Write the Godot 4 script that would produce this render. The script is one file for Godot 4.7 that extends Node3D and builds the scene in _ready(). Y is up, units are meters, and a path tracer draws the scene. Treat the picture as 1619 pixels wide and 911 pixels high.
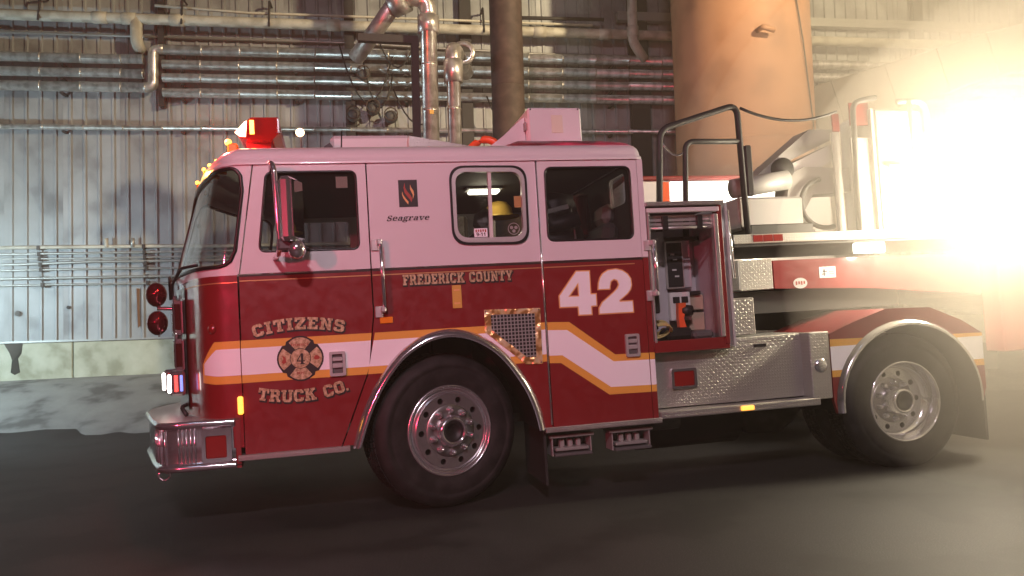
extends Node3D
# A fire truck's tractor in an industrial yard at night: camera and light first, then the setting, then things.

var M := {}
var X := Transform3D()          # applied to every vertex that the shape helpers add
var rng := RandomNumberGenerator.new()
var used := {}
const SLOPE := 0.03             # the road climbs a little towards the truck's rear
const WALL_AT := Vector3(-5.359, 0, -9.094)
const WALL_TURN := -0.0628

func _ready():
	rng.seed = 42
	# ---------- camera ----------
	var cam := Camera3D.new()
	cam.name = "camera"
	var b := Basis(Vector3(0, 0, 1), SLOPE) * Basis(Vector3.UP, -0.21986) * Basis(Vector3.RIGHT, 0.04216) * Basis(Vector3(0, 0, 1), -0.05939)
	cam.transform = Transform3D(b, Vector3(-0.0388, 1.2929, 5.3476))
	cam.fov = rad_to_deg(2.0 * atan(455.5 / 1261.0))
	cam.near = 0.05
	cam.far = 400.0
	add_child(cam)
	# ---------- night sky, faint moon ----------
	var we := WorldEnvironment.new()
	we.name = "world_environment"
	var env := Environment.new()
	env.background_mode = Environment.BG_SKY
	var sky := Sky.new()
	var sm := ProceduralSkyMaterial.new()
	sm.sky_top_color = Color(0.10, 0.10, 0.13)
	sm.sky_horizon_color = Color(0.20, 0.17, 0.16)
	sm.ground_bottom_color = Color(0.08, 0.08, 0.08)
	sm.ground_horizon_color = Color(0.16, 0.14, 0.13)
	sm.sky_curve = 0.2
	sky.sky_material = sm
	env.sky = sky
	env.background_energy_multiplier = 0.55
	env.tonemap_mode = Environment.TONE_MAPPER_LINEAR
	env.tonemap_exposure = 1.06
	env.sdfgi_enabled = true
	env.ssao_enabled = true
	env.ssil_enabled = true
	env.fog_enabled = true
	env.fog_density = 0.006
	env.volumetric_fog_enabled = true
	env.volumetric_fog_density = 0.0
	env.fog_light_color = Color(1.0, 0.93, 0.80)
	we.environment = env
	add_child(we)
	var moon := DirectionalLight3D.new()
	moon.name = "moon"
	moon.light_energy = 0.01
	moon.light_color = Color(0.8, 0.88, 1.0)
	moon.light_angular_distance = 3.0
	moon.rotation_degrees = Vector3(-55, -25, 0)
	moon.shadow_enabled = true
	add_child(moon)
	materials()
	lamps()
	setting()
	wall_pipes()
	yard_things()
	fire_truck()
	trailer()
	cab_contents()

# ================= helpers =================
func tag(o, label, category, group = ""):
	o.set_meta("label", label)
	o.set_meta("category", category)
	if group != "":
		o.set_meta("group", group)
	return o

func free_name(n):
	if not used.has(n):
		used[n] = 0
		return n
	used[n] += 1
	return "%s_%03d" % [n, used[n]]

func thing(n, label, category, at = Vector3.ZERO, turn = Vector3.ZERO, group = ""):
	var o := Node3D.new()
	o.name = free_name(n)
	add_child(o)
	o.position = at
	o.rotation = turn
	return tag(o, label, category, group)

func begin(flat = true):
	var s := SurfaceTool.new()
	s.begin(Mesh.PRIMITIVE_TRIANGLES)
	s.set_smooth_group(-1 if flat else 0)
	return s

func obj(n, s, m, parent):
	var o := MeshInstance3D.new()
	o.name = n if parent != self else free_name(n)
	s.generate_normals()
	o.mesh = s.commit()
	o.material_override = M[m] if m is String else m
	parent.add_child(o, true)
	return o

func shared(n, mesh, m, parent, t):
	var o := MeshInstance3D.new()
	o.name = n
	o.mesh = mesh
	o.material_override = M[m] if m is String else m
	o.transform = t
	parent.add_child(o, true)
	return o

func mesh_of(s):
	s.generate_normals()
	return s.commit()

func tri(s, a, b, c):
	s.add_vertex(X * a); s.add_vertex(X * b); s.add_vertex(X * c)

func quad(s, a, b, c, d):
	tri(s, a, b, c); tri(s, a, c, d)

func tri_out(s, a, b, c, inside):
	var n = (b - a).cross(c - a)
	if n.dot((a + b + c) / 3.0 - inside) > 0.0:
		tri(s, a, c, b)
	else:
		tri(s, a, b, c)

func quad_out(s, a, b, c, d, inside):
	tri_out(s, a, b, c, inside); tri_out(s, a, c, d, inside)

func box(s, c, size, bev = 0.0):
	var h = size / 2.0
	bev = minf(bev, minf(h.x, minf(h.y, h.z)) * 0.8)
	for ax in 3:
		var u = (ax + 1) % 3
		var w = (ax + 2) % 3
		for sg in [-1.0, 1.0]:
			var q := []
			for k in [[-1, -1], [1, -1], [1, 1], [-1, 1]]:
				var p := Vector3.ZERO
				p[ax] = sg * h[ax]
				p[u] = k[0] * (h[u] - bev)
				p[w] = k[1] * (h[w] - bev)
				q.append(c + p)
			quad_out(s, q[0], q[1], q[2], q[3], c)
		if bev > 0.0:
			for su in [-1.0, 1.0]:
				for sw in [-1.0, 1.0]:
					var e := []
					for k in [[-1, 0], [1, 0], [1, 1], [-1, 1]]:
						var p := Vector3.ZERO
						p[ax] = k[0] * (h[ax] - bev)
						p[u] = su * (h[u] - (bev if k[1] else 0.0))
						p[w] = sw * (h[w] - (0.0 if k[1] else bev))
						e.append(c + p)
					quad_out(s, e[0], e[1], e[2], e[3], c)
	if bev > 0.0:
		for sx in [-1.0, 1.0]:
			for sy in [-1.0, 1.0]:
				for sz in [-1.0, 1.0]:
					var g := Vector3(sx, sy, sz)
					tri_out(s, c + g * Vector3(h.x, h.y - bev, h.z - bev), c + g * Vector3(h.x - bev, h.y, h.z - bev), c + g * Vector3(h.x - bev, h.y - bev, h.z), c)

func part_box(n, c, size, m, parent, bev = 0.0):
	var s = begin()
	box(s, c, size, bev)
	return obj(n, s, m, parent)

func area2(p):
	var a := 0.0
	for i in p.size():
		var q = p[(i + 1) % p.size()]
		a += p[i].x * q.y - q.x * p[i].y
	return a / 2.0

func V2(a):
	var p := PackedVector2Array()
	for k in a:
		p.append(k if k is Vector2 else Vector2(k[0], k[1]))
	return p

func prism(s, poly, z0, z1):
	var p = V2(poly)
	if area2(p) < 0.0:
		p.reverse()
	var t = Geometry2D.triangulate_polygon(p)
	for i in range(0, t.size(), 3):
		var a = p[t[i]]
		var b2 = p[t[i + 1]]
		var c = p[t[i + 2]]
		if (b2 - a).cross(c - a) > 0.0:
			var k = b2
			b2 = c
			c = k
		tri(s, Vector3(a.x, a.y, z1), Vector3(b2.x, b2.y, z1), Vector3(c.x, c.y, z1))
		tri(s, Vector3(a.x, a.y, z0), Vector3(c.x, c.y, z0), Vector3(b2.x, b2.y, z0))
	edge_wall(s, p, z0, z1)

func edge_wall(s, p, z0, z1):      # p counter-clockwise: wall faces out
	for i in p.size():
		var a = p[i]
		var q = p[(i + 1) % p.size()]
		quad(s, Vector3(a.x, a.y, z1), Vector3(q.x, q.y, z1), Vector3(q.x, q.y, z0), Vector3(a.x, a.y, z0))

func ray_hit(p, c, ang):
	var d := Vector2(cos(ang), sin(ang))
	var best := 1e9
	for i in p.size():
		var a = p[i] - c
		var e = p[(i + 1) % p.size()] - p[i]
		var den = d.cross(e)
		if absf(den) < 1e-9:
			continue
		var t = a.cross(e) / den
		var u = a.cross(d) / den
		if t > 0.0 and u >= -1e-6 and u <= 1.000001:
			best = minf(best, t)
	return c + d * best

func holed(s, outer, hole, z0, z1):    # a plate with one opening; both rings are star-shaped about the opening's middle
	var o = V2(outer)
	var h = V2(hole)
	var c := Vector2.ZERO
	for k in h:
		c += k / h.size()
	var angs := []
	for k in o:
		angs.append((k - c).angle())
	for k in h:
		angs.append((k - c).angle())
	angs.sort()
	var A := PackedVector2Array()
	var B := PackedVector2Array()
	var last := -99.0
	for g in angs:
		if g - last < 1e-4:
			continue
		last = g
		A.append(ray_hit(o, c, g))
		B.append(ray_hit(h, c, g))
	for i in A.size():
		var j = (i + 1) % A.size()
		var a = A[i]; var a2 = A[j]; var e = B[i]; var e2 = B[j]
		quad(s, Vector3(a.x, a.y, z1), Vector3(e.x, e.y, z1), Vector3(e2.x, e2.y, z1), Vector3(a2.x, a2.y, z1))
		quad(s, Vector3(a.x, a.y, z0), Vector3(a2.x, a2.y, z0), Vector3(e2.x, e2.y, z0), Vector3(e.x, e.y, z0))
		quad(s, Vector3(e.x, e.y, z1), Vector3(e.x, e.y, z0), Vector3(e2.x, e2.y, z0), Vector3(e2.x, e2.y, z1))
	edge_wall(s, A, z0, z1)

func rounded(poly, r, n = 5):
	var p = V2(poly)
	var out := PackedVector2Array()
	for i in p.size():
		var a = p[(i + p.size() - 1) % p.size()]
		var b = p[i]
		var c = p[(i + 1) % p.size()]
		var d1 = (a - b).normalized()
		var d2 = (c - b).normalized()
		var s1 = b + d1 * r
		var s2 = b + d2 * r
		for k in n + 1:
			var t = float(k) / n
			out.append(s1.lerp(b, t).lerp(b.lerp(s2, t), t))
	return out

func rect(x0, y0, x1, y1):
	return [Vector2(x0, y0), Vector2(x1, y0), Vector2(x1, y1), Vector2(x0, y1)]

func circle(c, r, n = 16):
	var p := PackedVector2Array()
	for i in n:
		p.append(c + Vector2(cos(TAU * i / n), sin(TAU * i / n)) * r)
	return p

func tube(s, pts, r, n = 10, closed = false, caps = true):
	var rings := []
	var count = pts.size()
	var up := Vector3.UP
	for i in count:
		var t: Vector3
		if closed:
			t = (pts[(i + 1) % count] - pts[(i + count - 1) % count]).normalized()
		elif i == 0:
			t = (pts[1] - pts[0]).normalized()
		elif i == count - 1:
			t = (pts[i] - pts[i - 1]).normalized()
		else:
			t = ((pts[i + 1] - pts[i]).normalized() + (pts[i] - pts[i - 1]).normalized()).normalized()
		if i == 0:
			up = Vector3.UP if absf(t.y) < 0.9 else Vector3.RIGHT
		var side = t.cross(up).normalized()
		up = side.cross(t).normalized()
		var rr = r[i] if r is Array else r
		var ring := []
		for k in n:
			var a = TAU * k / n
			ring.append(pts[i] + (side * cos(a) + up * sin(a)) * rr)
		rings.append(ring)
	var m = count if closed else count - 1
	for i in m:
		var j = (i + 1) % count
		for k in n:
			var l = (k + 1) % n
			quad(s, rings[i][k], rings[j][k], rings[j][l], rings[i][l])
	if caps and not closed:
		for k in n:
			var l = (k + 1) % n
			tri(s, pts[0], rings[0][k], rings[0][l])
			tri(s, pts[count - 1], rings[count - 1][l], rings[count - 1][k])

func lathe(s, prof, n = 32):           # prof: [radius, z]; turns about z
	for i in prof.size() - 1:
		var a = prof[i]
		var c = prof[i + 1]
		for k in n:
			var u = TAU * k / n
			var w = TAU * (k + 1) / n
			var p0 = Vector3(cos(u) * a[0], sin(u) * a[0], a[1])
			var p1 = Vector3(cos(w) * a[0], sin(w) * a[0], a[1])
			var q0 = Vector3(cos(u) * c[0], sin(u) * c[0], c[1])
			var q1 = Vector3(cos(w) * c[0], sin(w) * c[0], c[1])
			if a[0] > 1e-5:
				tri(s, p0, q1, p1)
			if c[0] > 1e-5:
				tri(s, p0, q0, q1)

func grid(s, rows):
	for i in rows.size() - 1:
		for k in rows[i].size() - 1:
			quad(s, rows[i][k], rows[i][k + 1], rows[i + 1][k + 1], rows[i + 1][k])

func bend(pts, r, n = 5):              # rounds the corners of a path
	var out := [pts[0]]
	for i in range(1, pts.size() - 1):
		var b = pts[i]
		var a = b + (pts[i - 1] - b).normalized() * r
		var c = b + (pts[i + 1] - b).normalized() * r
		for k in n + 1:
			var t = float(k) / n
			out.append(a.lerp(b, t).lerp(b.lerp(c, t), t))
	out.append(pts[-1])
	return out

func arr3(a, z):
	var out := []
	for k in a:
		out.append(Vector3(k[0], k[1], z))
	return out

# ================= materials =================
func mat(n, c, rough = 0.6, metal = 0.0, coat = 0.0):
	var m := StandardMaterial3D.new()
	m.resource_name = n
	m.albedo_color = Color(c[0], c[1], c[2]).linear_to_srgb()
	m.roughness = rough
	m.metallic = metal
	if coat > 0.0:
		m.clearcoat_enabled = true
		m.clearcoat = coat
		m.clearcoat_roughness = 0.05
	M[n] = m
	return m

func glow(n, c, e, base = [0.3, 0.3, 0.3]):
	var m = mat(n, base, 0.3)
	m.emission_enabled = true
	m.emission = Color(c[0], c[1], c[2]).linear_to_srgb()
	m.emission_energy_multiplier = e
	return m

func noise_tex(freq, lo, hi, size = 512, sd = 1, oct = 5, kind = FastNoiseLite.TYPE_SIMPLEX_SMOOTH, stops = []):
	var fn := FastNoiseLite.new()
	fn.seed = sd
	fn.frequency = freq
	fn.noise_type = kind
	fn.fractal_octaves = oct
	var t := NoiseTexture2D.new()
	t.width = size
	t.height = size
	t.seamless = true
	t.noise = fn
	var g := Gradient.new()
	if stops.size():
		g.offsets = PackedFloat32Array(stops.map(func(k): return k[0]))
		g.colors = PackedColorArray(stops.map(func(k): return k[1]))
	else:
		g.offsets = PackedFloat32Array([0.25, 0.75])
		g.colors = PackedColorArray([Color(lo, lo, lo), Color(hi, hi, hi)])
	t.color_ramp = g
	return t

func tri_map(m, scale, world = false):
	m.uv1_triplanar = true
	m.uv1_world_triplanar = world
	m.uv1_scale = Vector3.ONE * scale
	m.uv1_triplanar_sharpness = 8.0

func lin(r, g, b):
	return Color(r, g, b).linear_to_srgb()

func materials():
	var grime = noise_tex(0.012, 0.72, 1.0, 512, 3)
	var fine = noise_tex(0.05, 0.35, 0.75, 512, 5)
	var m
	m = mat("red_paint", [0.20, 0.010, 0.014], 0.35, 0.0, 1.0)
	m.roughness_texture = noise_tex(0.02, 0.7, 1.0, 512, 11, 6)
	m.roughness = 0.45
	m.heightmap_enabled = true
	m.heightmap_texture = noise_tex(0.008, 0.0, 1.0, 512, 13, 2)
	m.heightmap_scale = 0.12
	tri_map(m, 0.9)
	m = mat("red_dull", [0.19, 0.016, 0.018], 0.5)
	m = mat("white_paint", [0.70, 0.66, 0.68], 0.3, 0.0, 0.8)
	m.roughness_texture = noise_tex(0.02, 0.7, 1.0, 512, 15, 6)
	m.roughness = 0.4
	tri_map(m, 0.9)
	mat("white_trim", [0.62, 0.62, 0.60], 0.45)
	mat("black", [0.012, 0.012, 0.013], 0.5)
	mat("gasket", [0.01, 0.01, 0.01], 0.35)
	mat("dark_in", [0.035, 0.033, 0.032], 0.8)
	mat("chrome", [0.80, 0.80, 0.82], 0.14, 0.92)
	mat("handle_metal", [0.62, 0.61, 0.60], 0.35, 0.55)
	mat("mirror_face", [0.85, 0.85, 0.87], 0.02, 1.0)
	m = mat("stainless", [0.45, 0.44, 0.43], 0.33, 0.95)
	m = mat("polished", [0.70, 0.70, 0.71], 0.24, 0.9)
	m = mat("rail_alu", [0.60, 0.60, 0.57], 0.35, 0.7)
	mat("grey_paint", [0.28, 0.27, 0.26], 0.5)
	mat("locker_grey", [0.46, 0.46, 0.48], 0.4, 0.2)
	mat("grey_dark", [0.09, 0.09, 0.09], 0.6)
	mat("beige_case", [0.36, 0.30, 0.22], 0.7)
	mat("orange_plastic", [0.75, 0.11, 0.03], 0.4)
	mat("yellow_hose", [0.55, 0.45, 0.18], 0.5)
	mat("white_vinyl", [0.88, 0.89, 0.92], 0.4)
	mat("yellow_vinyl", [0.74, 0.40, 0.07], 0.4)
	mat("tag_yellow", [0.62, 0.38, 0.07], 0.5)
	mat("black_ink", [0.015, 0.012, 0.012], 0.5)
	mat("pinstripe", [0.62, 0.36, 0.16], 0.35, 0.5)
	mat("pale_print", [0.75, 0.42, 0.15], 0.5)
	mat("red_print", [0.36, 0.05, 0.03], 0.5)
	mat("tag_paper", [0.66, 0.60, 0.50], 0.8)
	m = mat("gold_leaf", [1, 1, 1], 0.4, 0.25)
	m.albedo_texture = noise_tex(0.035, 0, 0, 256, 21, 3, FastNoiseLite.TYPE_CELLULAR, [[0.2, lin(0.36, 0.25, 0.13)], [0.5, lin(0.55, 0.42, 0.25)], [0.8, lin(0.70, 0.56, 0.36)]])
	tri_map(m, 5.0)
	m = mat("gold_swirl", [1, 1, 1], 0.3, 0.45)
	m.albedo_texture = noise_tex(0.02, 0, 0, 256, 23, 2, FastNoiseLite.TYPE_SIMPLEX_SMOOTH, [[0.3, lin(0.45, 0.25, 0.08)], [0.5, lin(0.85, 0.60, 0.26)], [0.7, lin(0.95, 0.80, 0.5)]])
	m.heightmap_enabled = true
	m.heightmap_texture = noise_tex(0.02, 0.0, 1.0, 256, 24, 2)
	m.heightmap_scale = 0.8
	tri_map(m, 2.2)
	# rubber
	m = mat("rubber", [0.016, 0.0155, 0.015], 0.7)
	m.albedo_texture = noise_tex(0.02, 0.55, 1.0, 256, 31)
	tri_map(m, 1.2)
	mat("rubber_flap", [0.016, 0.015, 0.015], 0.7)
	# tread plate: raised lozenges as relief
	var im := Image.create(256, 256, false, Image.FORMAT_RGB8)
	for y in 256:
		for x in 256:
			var cx = (x % 64) - 32.0
			var cy = (y % 64) - 32.0
			var flip = ((x / 64) + (y / 64)) % 2 == 0
			var u = (cx + cy) * 0.7071 if flip else (cx - cy) * 0.7071
			var w = (cx - cy) * 0.7071 if flip else (cx + cy) * 0.7071
			var d = clampf(1.25 - (absf(u) / 30.0 + absf(w) / 8.0), 0.0, 0.6) / 0.6
			im.set_pixel(x, y, Color(d, d, d))
	m = mat("tread_plate", [0.50, 0.49, 0.46], 0.36, 0.75)
	m.heightmap_enabled = true
	m.heightmap_texture = ImageTexture.create_from_image(im)
	m.heightmap_scale = 0.2
	tri_map(m, 11.0)
	# glass
	for g in [["glass", 0.25, [0.02, 0.022, 0.022]], ["glass_clear", 0.12, [0.03, 0.03, 0.03]], ["red_lens", 0.8, [0.35, 0.006, 0.008]]]:
		m = mat(g[0], g[2], 0.03)
		m.transparency = BaseMaterial3D.TRANSPARENCY_ALPHA
		m.albedo_color.a = g[1]
	mat("red_reflector", [0.22, 0.012, 0.012], 0.2, 0.0, 0.6)
	mat("amber_reflector", [0.80, 0.26, 0.02], 0.25)
	mat("dark_lens", [0.05, 0.008, 0.008], 0.15, 0.0, 0.6)
	mat("mirror_red_reflection", [0.16, 0.02, 0.035], 0.06, 0.8)  # chrome mirror with the red light it reflects put into its colour
	# lamps
	glow("glint_red", [1.0, 0.02, 0.01], 4.0)  # glow for the red reflection in the headlamp chrome
	glow("lamp_red_soft", [1.0, 0.02, 0.015], 0.07, [0.12, 0.002, 0.003]).roughness = 0.08
	glow("lamp_amber", [1.0, 0.36, 0.03], 6.0)
	glow("lamp_amber_soft", [1.0, 0.38, 0.03], 2.2)
	glow("lamp_hot", [1.0, 0.55, 0.30], 9.0)
	glow("lamp_white", [1.0, 0.95, 0.85], 6.0)
	glow("glint_blue", [0.15, 0.3, 1.0], 1.2)  # glow for the blue reflection in the headlamp chrome
	glow("flood_face", [1.0, 0.90, 0.70], 60.0)
	glow("panel_glow", [1.0, 0.93, 0.80], 3.0)  # added glow that turns the box trailer's side white-hot
	glow("dome_face", [1.0, 0.93, 0.72], 3.5)
	glow("added_key_face", [1.0, 0.93, 0.95], 14.0)
	glow("added_red_face", [1.0, 0.06, 0.10], 14.0)
	glow("work_face", [0.75, 0.92, 1.0], 14.0)
	glow("sodium_face", [1.0, 0.74, 0.36], 14.0)
	# the yard
	m = mat("asphalt", [1, 1, 1], 0.85)
	m.albedo_texture = noise_tex(0.06, 0, 0, 2048, 41, 5, FastNoiseLite.TYPE_SIMPLEX_SMOOTH, [[0.22, lin(0.013, 0.0128, 0.0125)], [0.45, lin(0.020, 0.0196, 0.019)], [0.60, lin(0.023, 0.0226, 0.022)], [0.72, lin(0.040, 0.0394, 0.0385)], [0.80, lin(0.075, 0.073, 0.070)]])
	m.roughness = 0.62
	tri_map(m, 0.7)
	m.detail_enabled = true
	m.detail_blend_mode = BaseMaterial3D.BLEND_MODE_MUL
	m.detail_uv_layer = BaseMaterial3D.DETAIL_UV_2
	m.detail_albedo = noise_tex(0.010, 0, 0, 1024, 47, 6, FastNoiseLite.TYPE_SIMPLEX_SMOOTH, [[0.30, Color(0.66, 0.65, 0.64)], [0.37, Color(0.86, 0.85, 0.84)], [0.46, Color(0.95, 0.94, 0.93)], [0.62, Color(1, 0.99, 0.98)]])
	m.uv2_triplanar = true
	m.uv2_scale = Vector3.ONE * 0.09
	m = mat("concrete_floor", [1, 1, 1], 0.8)
	m.albedo_texture = noise_tex(0.008, 0, 0, 1024, 51, 7, FastNoiseLite.TYPE_SIMPLEX_SMOOTH, [[0.20, lin(0.13, 0.13, 0.12)], [0.34, lin(0.20, 0.20, 0.19)], [0.42, lin(0.25, 0.25, 0.235)], [0.8, lin(0.30, 0.30, 0.28)]])
	m.heightmap_enabled = true
	m.heightmap_texture = noise_tex(0.12, 0.0, 1.0, 512, 55, 4)
	m.heightmap_scale = 0.2
	tri_map(m, 0.16)
	m = mat("concrete_base", [1, 1, 1], 0.85)
	m.albedo_texture = noise_tex(0.009, 0, 0, 512, 57, 6, FastNoiseLite.TYPE_SIMPLEX_SMOOTH, [[0.2, lin(0.30, 0.31, 0.23)], [0.45, lin(0.44, 0.46, 0.36)], [0.8, lin(0.52, 0.54, 0.44)]])
	tri_map(m, 0.35)
	for k in 3:
		m = mat("siding_%d" % k, [1, 1, 1], 0.5, 0.15)
		var t = [0.92, 1.0, 1.08][k]
		m.albedo_texture = noise_tex(0.010, 0, 0, 512, 61 + k, 6, FastNoiseLite.TYPE_SIMPLEX_SMOOTH, [[0.2, lin(0.20 * t, 0.205 * t, 0.21 * t)], [0.5, lin(0.31 * t, 0.32 * t, 0.325 * t)], [0.85, lin(0.36 * t, 0.37 * t, 0.375 * t)]])
		tri_map(m, 0.22)
	for k in 3:
		m = mat("jacket_%d" % k, [1, 1, 1], [0.28, 0.34, 0.40][k], 0.7)
		m.albedo_texture = noise_tex(0.02, 0, 0, 256, 71 + k, 5, FastNoiseLite.TYPE_SIMPLEX_SMOOTH, [[0.25, lin(0.42, 0.40, 0.36)], [0.55, lin(0.64, 0.62, 0.58)], [0.8, lin(0.72, 0.70, 0.66)]])
		tri_map(m, 0.9)
	m = mat("pvc", [1, 1, 1], 0.55)
	m.albedo_texture = noise_tex(0.015, 0, 0, 256, 81, 5, FastNoiseLite.TYPE_SIMPLEX_SMOOTH, [[0.25, lin(0.40, 0.37, 0.30)], [0.6, lin(0.56, 0.53, 0.45)]])
	tri_map(m, 0.6)
	mat("conduit_grey", [0.40, 0.40, 0.38], 0.4, 0.6)
	m = mat("rust_steel", [1, 1, 1], 0.7, 0.1)
	m.albedo_texture = noise_tex(0.02, 0, 0, 512, 85, 6, FastNoiseLite.TYPE_SIMPLEX_SMOOTH, [[0.25, lin(0.055, 0.038, 0.030)], [0.6, lin(0.075, 0.052, 0.042)], [0.85, lin(0.095, 0.066, 0.052)]])
	tri_map(m, 0.5)
	mat("black_steel", [0.03, 0.028, 0.027], 0.6, 0.2)
	m = mat("orange_tank", [1, 1, 1], 0.6)
	m.albedo_texture = noise_tex(0.008, 0, 0, 512, 91, 6, FastNoiseLite.TYPE_SIMPLEX_SMOOTH, [[0.2, lin(0.36, 0.18, 0.10)], [0.5, lin(0.44, 0.225, 0.125)], [0.85, lin(0.47, 0.245, 0.14)]])
	tri_map(m, 0.3)
	m = mat("rust_streak", [0.16, 0.07, 0.03], 0.9)
	m = mat("dark_stain", [0.045, 0.048, 0.042], 0.9)

# ================= lamps of the yard and unseen ones added =================
func omni(parent, at, c, e, size):
	var l := OmniLight3D.new()
	l.name = "light"
	l.light_color = Color(c[0], c[1], c[2]).linear_to_srgb()
	l.light_energy = e
	l.light_size = size
	l.omni_range = 60.0
	l.omni_attenuation = 2.0
	l.shadow_enabled = true
	l.position = at
	parent.add_child(l, true)
	return l

func spot(parent, at, to, c, e, size, cone = 70.0):
	var l := SpotLight3D.new()
	l.name = "light"
	l.light_color = Color(c[0], c[1], c[2]).linear_to_srgb()
	l.light_energy = e
	l.light_size = size
	l.spot_range = 80.0
	l.spot_attenuation = 2.0
	l.spot_angle = cone
	l.spot_angle_attenuation = 0.6
	l.shadow_enabled = true
	parent.add_child(l, true)
	l.look_at_from_position(parent.global_transform * at, parent.global_transform * to)
	return l

func lamp_mast(n, label, cat, at, h, aim, face, heads, head_size = Vector2(0.42, 0.30)):
	var t = thing(n, label, cat, at)
	var s = begin(false)
	tube(s, [Vector3.ZERO, Vector3(0, h * 0.5, 0), Vector3(0, h, 0)], [0.05, 0.04, 0.03], 12)
	obj("mast", s, "grey_paint", t)
	for k in 3:
		s = begin(false)
		var a = TAU * k / 3.0 + 0.4
		tube(s, [Vector3(0, 0.7, 0), Vector3(cos(a) * 0.7, 0.02, sin(a) * 0.7)], 0.022, 8)
		obj("leg", s, "grey_paint", t)
	if heads > 1:
		s = begin(false)
		tube(s, [Vector3(-0.28 * heads, h, 0), Vector3(0.28 * heads, h, 0)], 0.025, 8)
		var bar = obj("crossbar", s, "grey_paint", t)
		bar.rotation.y = atan2(aim.x - at.x, aim.z - at.z)
	var out := []
	for k in heads:
		var off = (k - (heads - 1) / 2.0) * 0.5
		var turn = atan2(aim.x - at.x, aim.z - at.z)
		var p = Vector3(off, 0, 0).rotated(Vector3.UP, turn) + Vector3(0, h + 0.2, 0)
		var hd := Node3D.new()
		hd.name = "lamp_head"
		t.add_child(hd, true)
		hd.look_at_from_position(at + p, aim)
		s = begin()
		box(s, Vector3(0, 0, 0.06), Vector3(head_size.x + 0.04, head_size.y + 0.04, 0.1), 0.015)
		obj("housing", s, "grey_dark", hd)
		s = begin()
		box(s, Vector3(0, 0, 0.0), Vector3(head_size.x, head_size.y, 0.01))
		obj("lamp_face", s, face, hd)
		out.append(hd)
	return out

func lamps():
	# the flood light glaring through smoke: two heads on a boom that reaches in over the trailer's side
	var t = thing("flood_light", "glaring twin flood light in smoke on the trailer's near side", "flood light", Vector3(5.32, 1.82, -0.30))
	var s = begin(false)
	tube(s, bend([Vector3(0, 0, -0.3), Vector3(0, 0.05, -0.1), Vector3(0, 0.34, 0.06)], 0.06, 4), 0.03, 10)
	obj("bracket", s, "grey_paint", t)
	s = begin(false)
	tube(s, [Vector3(-0.26, 0.34, 0.06), Vector3(0.26, 0.34, 0.06)], 0.022, 8)
	obj("crossbar", s, "grey_paint", t)
	for x in [-0.2, 0.2]:
		var hd := Node3D.new()
		hd.name = "lamp_head"
		t.add_child(hd, true)
		hd.look_at_from_position(t.position + Vector3(x, 0.40, 0.20), Vector3(0.2, 1.5, 5.0) if x < 0 else Vector3(2.5, 4.0, -8.0))
		s = begin()
		box(s, Vector3(0, 0, 0.05), Vector3(0.36, 0.30, 0.08), 0.015)
		obj("housing", s, "grey_dark", hd)
		s = begin()
		box(s, Vector3.ZERO, Vector3(0.32, 0.26, 0.01))
		obj("lamp_face", s, "flood_face", hd)
		omni(hd, Vector3(0, 0, -0.14), [1.0, 0.87, 0.63], 8.0 if x < 0 else 14.0, 0.12)
	# unseen stands added behind the camera in place of an emergency vehicle's lights
	for hd in lamp_mast("added_key_light_stand", "unseen key light added on a tall stand behind the camera, aimed at the cab", "light stand", Vector3(-1.6, 0.0, 11.0), 7.6, Vector3(0.6, 1.7, 0.0), "added_key_face", 2):
		spot(hd, Vector3(0, 0, -0.02), Vector3(0, 0, -5), [1.0, 0.75, 0.84], 40.0, 0.18, 34.0)
	for hd in lamp_mast("added_warning_light_stand", "unseen red warning light on an added stand behind the camera", "warning light", Vector3(-4.6, 0.0, 7.0), 2.6, Vector3(-0.3, 2.3, 0.0), "added_red_face", 1, Vector2(0.3, 0.2)):
		spot(hd, Vector3(0, 0, -0.02), Vector3(0, 0, -5), [1.0, 0.05, 0.12], 27.0, 0.12, 19.0)
	for hd in lamp_mast("work_light_stand", "cool white work light on stand beyond the truck's front", "work light", Vector3(-7.0, 0.2, -5.6), 1.9, Vector3(-4.6, 1.8, -9.0), "work_face", 1, Vector2(0.3, 0.2)):
		spot(hd, Vector3(0, 0, -0.02), Vector3(0, 0, -5), [0.66, 0.90, 1.0], 32.0, 0.12, 85.0)
	# a sodium lamp on a tall pole lights the upper wall
	for hd in lamp_mast("yard_lamp", "sodium yard lamp on tall pole off to the right", "yard lamp", Vector3(9.0, 0.2, 6.0), 8.0, Vector3(3.5, 7.5, -9.0), "sodium_face", 1, Vector2(0.5, 0.3)):
		spot(hd, Vector3(0, 0, -0.02), Vector3(0, 0, -5), [1.0, 0.80, 0.48], 300.0, 0.2, 36.0)
	smoke()

func smoke():  # real smoke, made denser to stand in for lens glare too
	for q in [[Vector3(5.4, 1.75, 0.5), Vector3(4.2, 4.2, 4.8), 0.17], [Vector3(6.8, 2.4, -1.4), Vector3(6.8, 5.8, 6.4), 0.08], [Vector3(8.6, 2.8, -3.5), Vector3(9.0, 7.6, 7.0), 0.05], [Vector3(-6.2, 2.4, -7.0), Vector3(4.4, 4.4, 3.4), 0.14]]:
		var f := FogVolume.new()
		f.name = free_name("smoke")
		f.shape = RenderingServer.FOG_VOLUME_SHAPE_ELLIPSOID
		f.size = q[1]
		f.position = q[0]
		var m := FogMaterial.new()
		m.density = q[2]
		m.albedo = Color(1.0, 0.96, 0.90)
		f.material = m
		f.set_meta("kind", "stuff")
		f.set_meta("label", "drifting smoke, thickened for the glare round the lamps")
		add_child(f)

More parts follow.
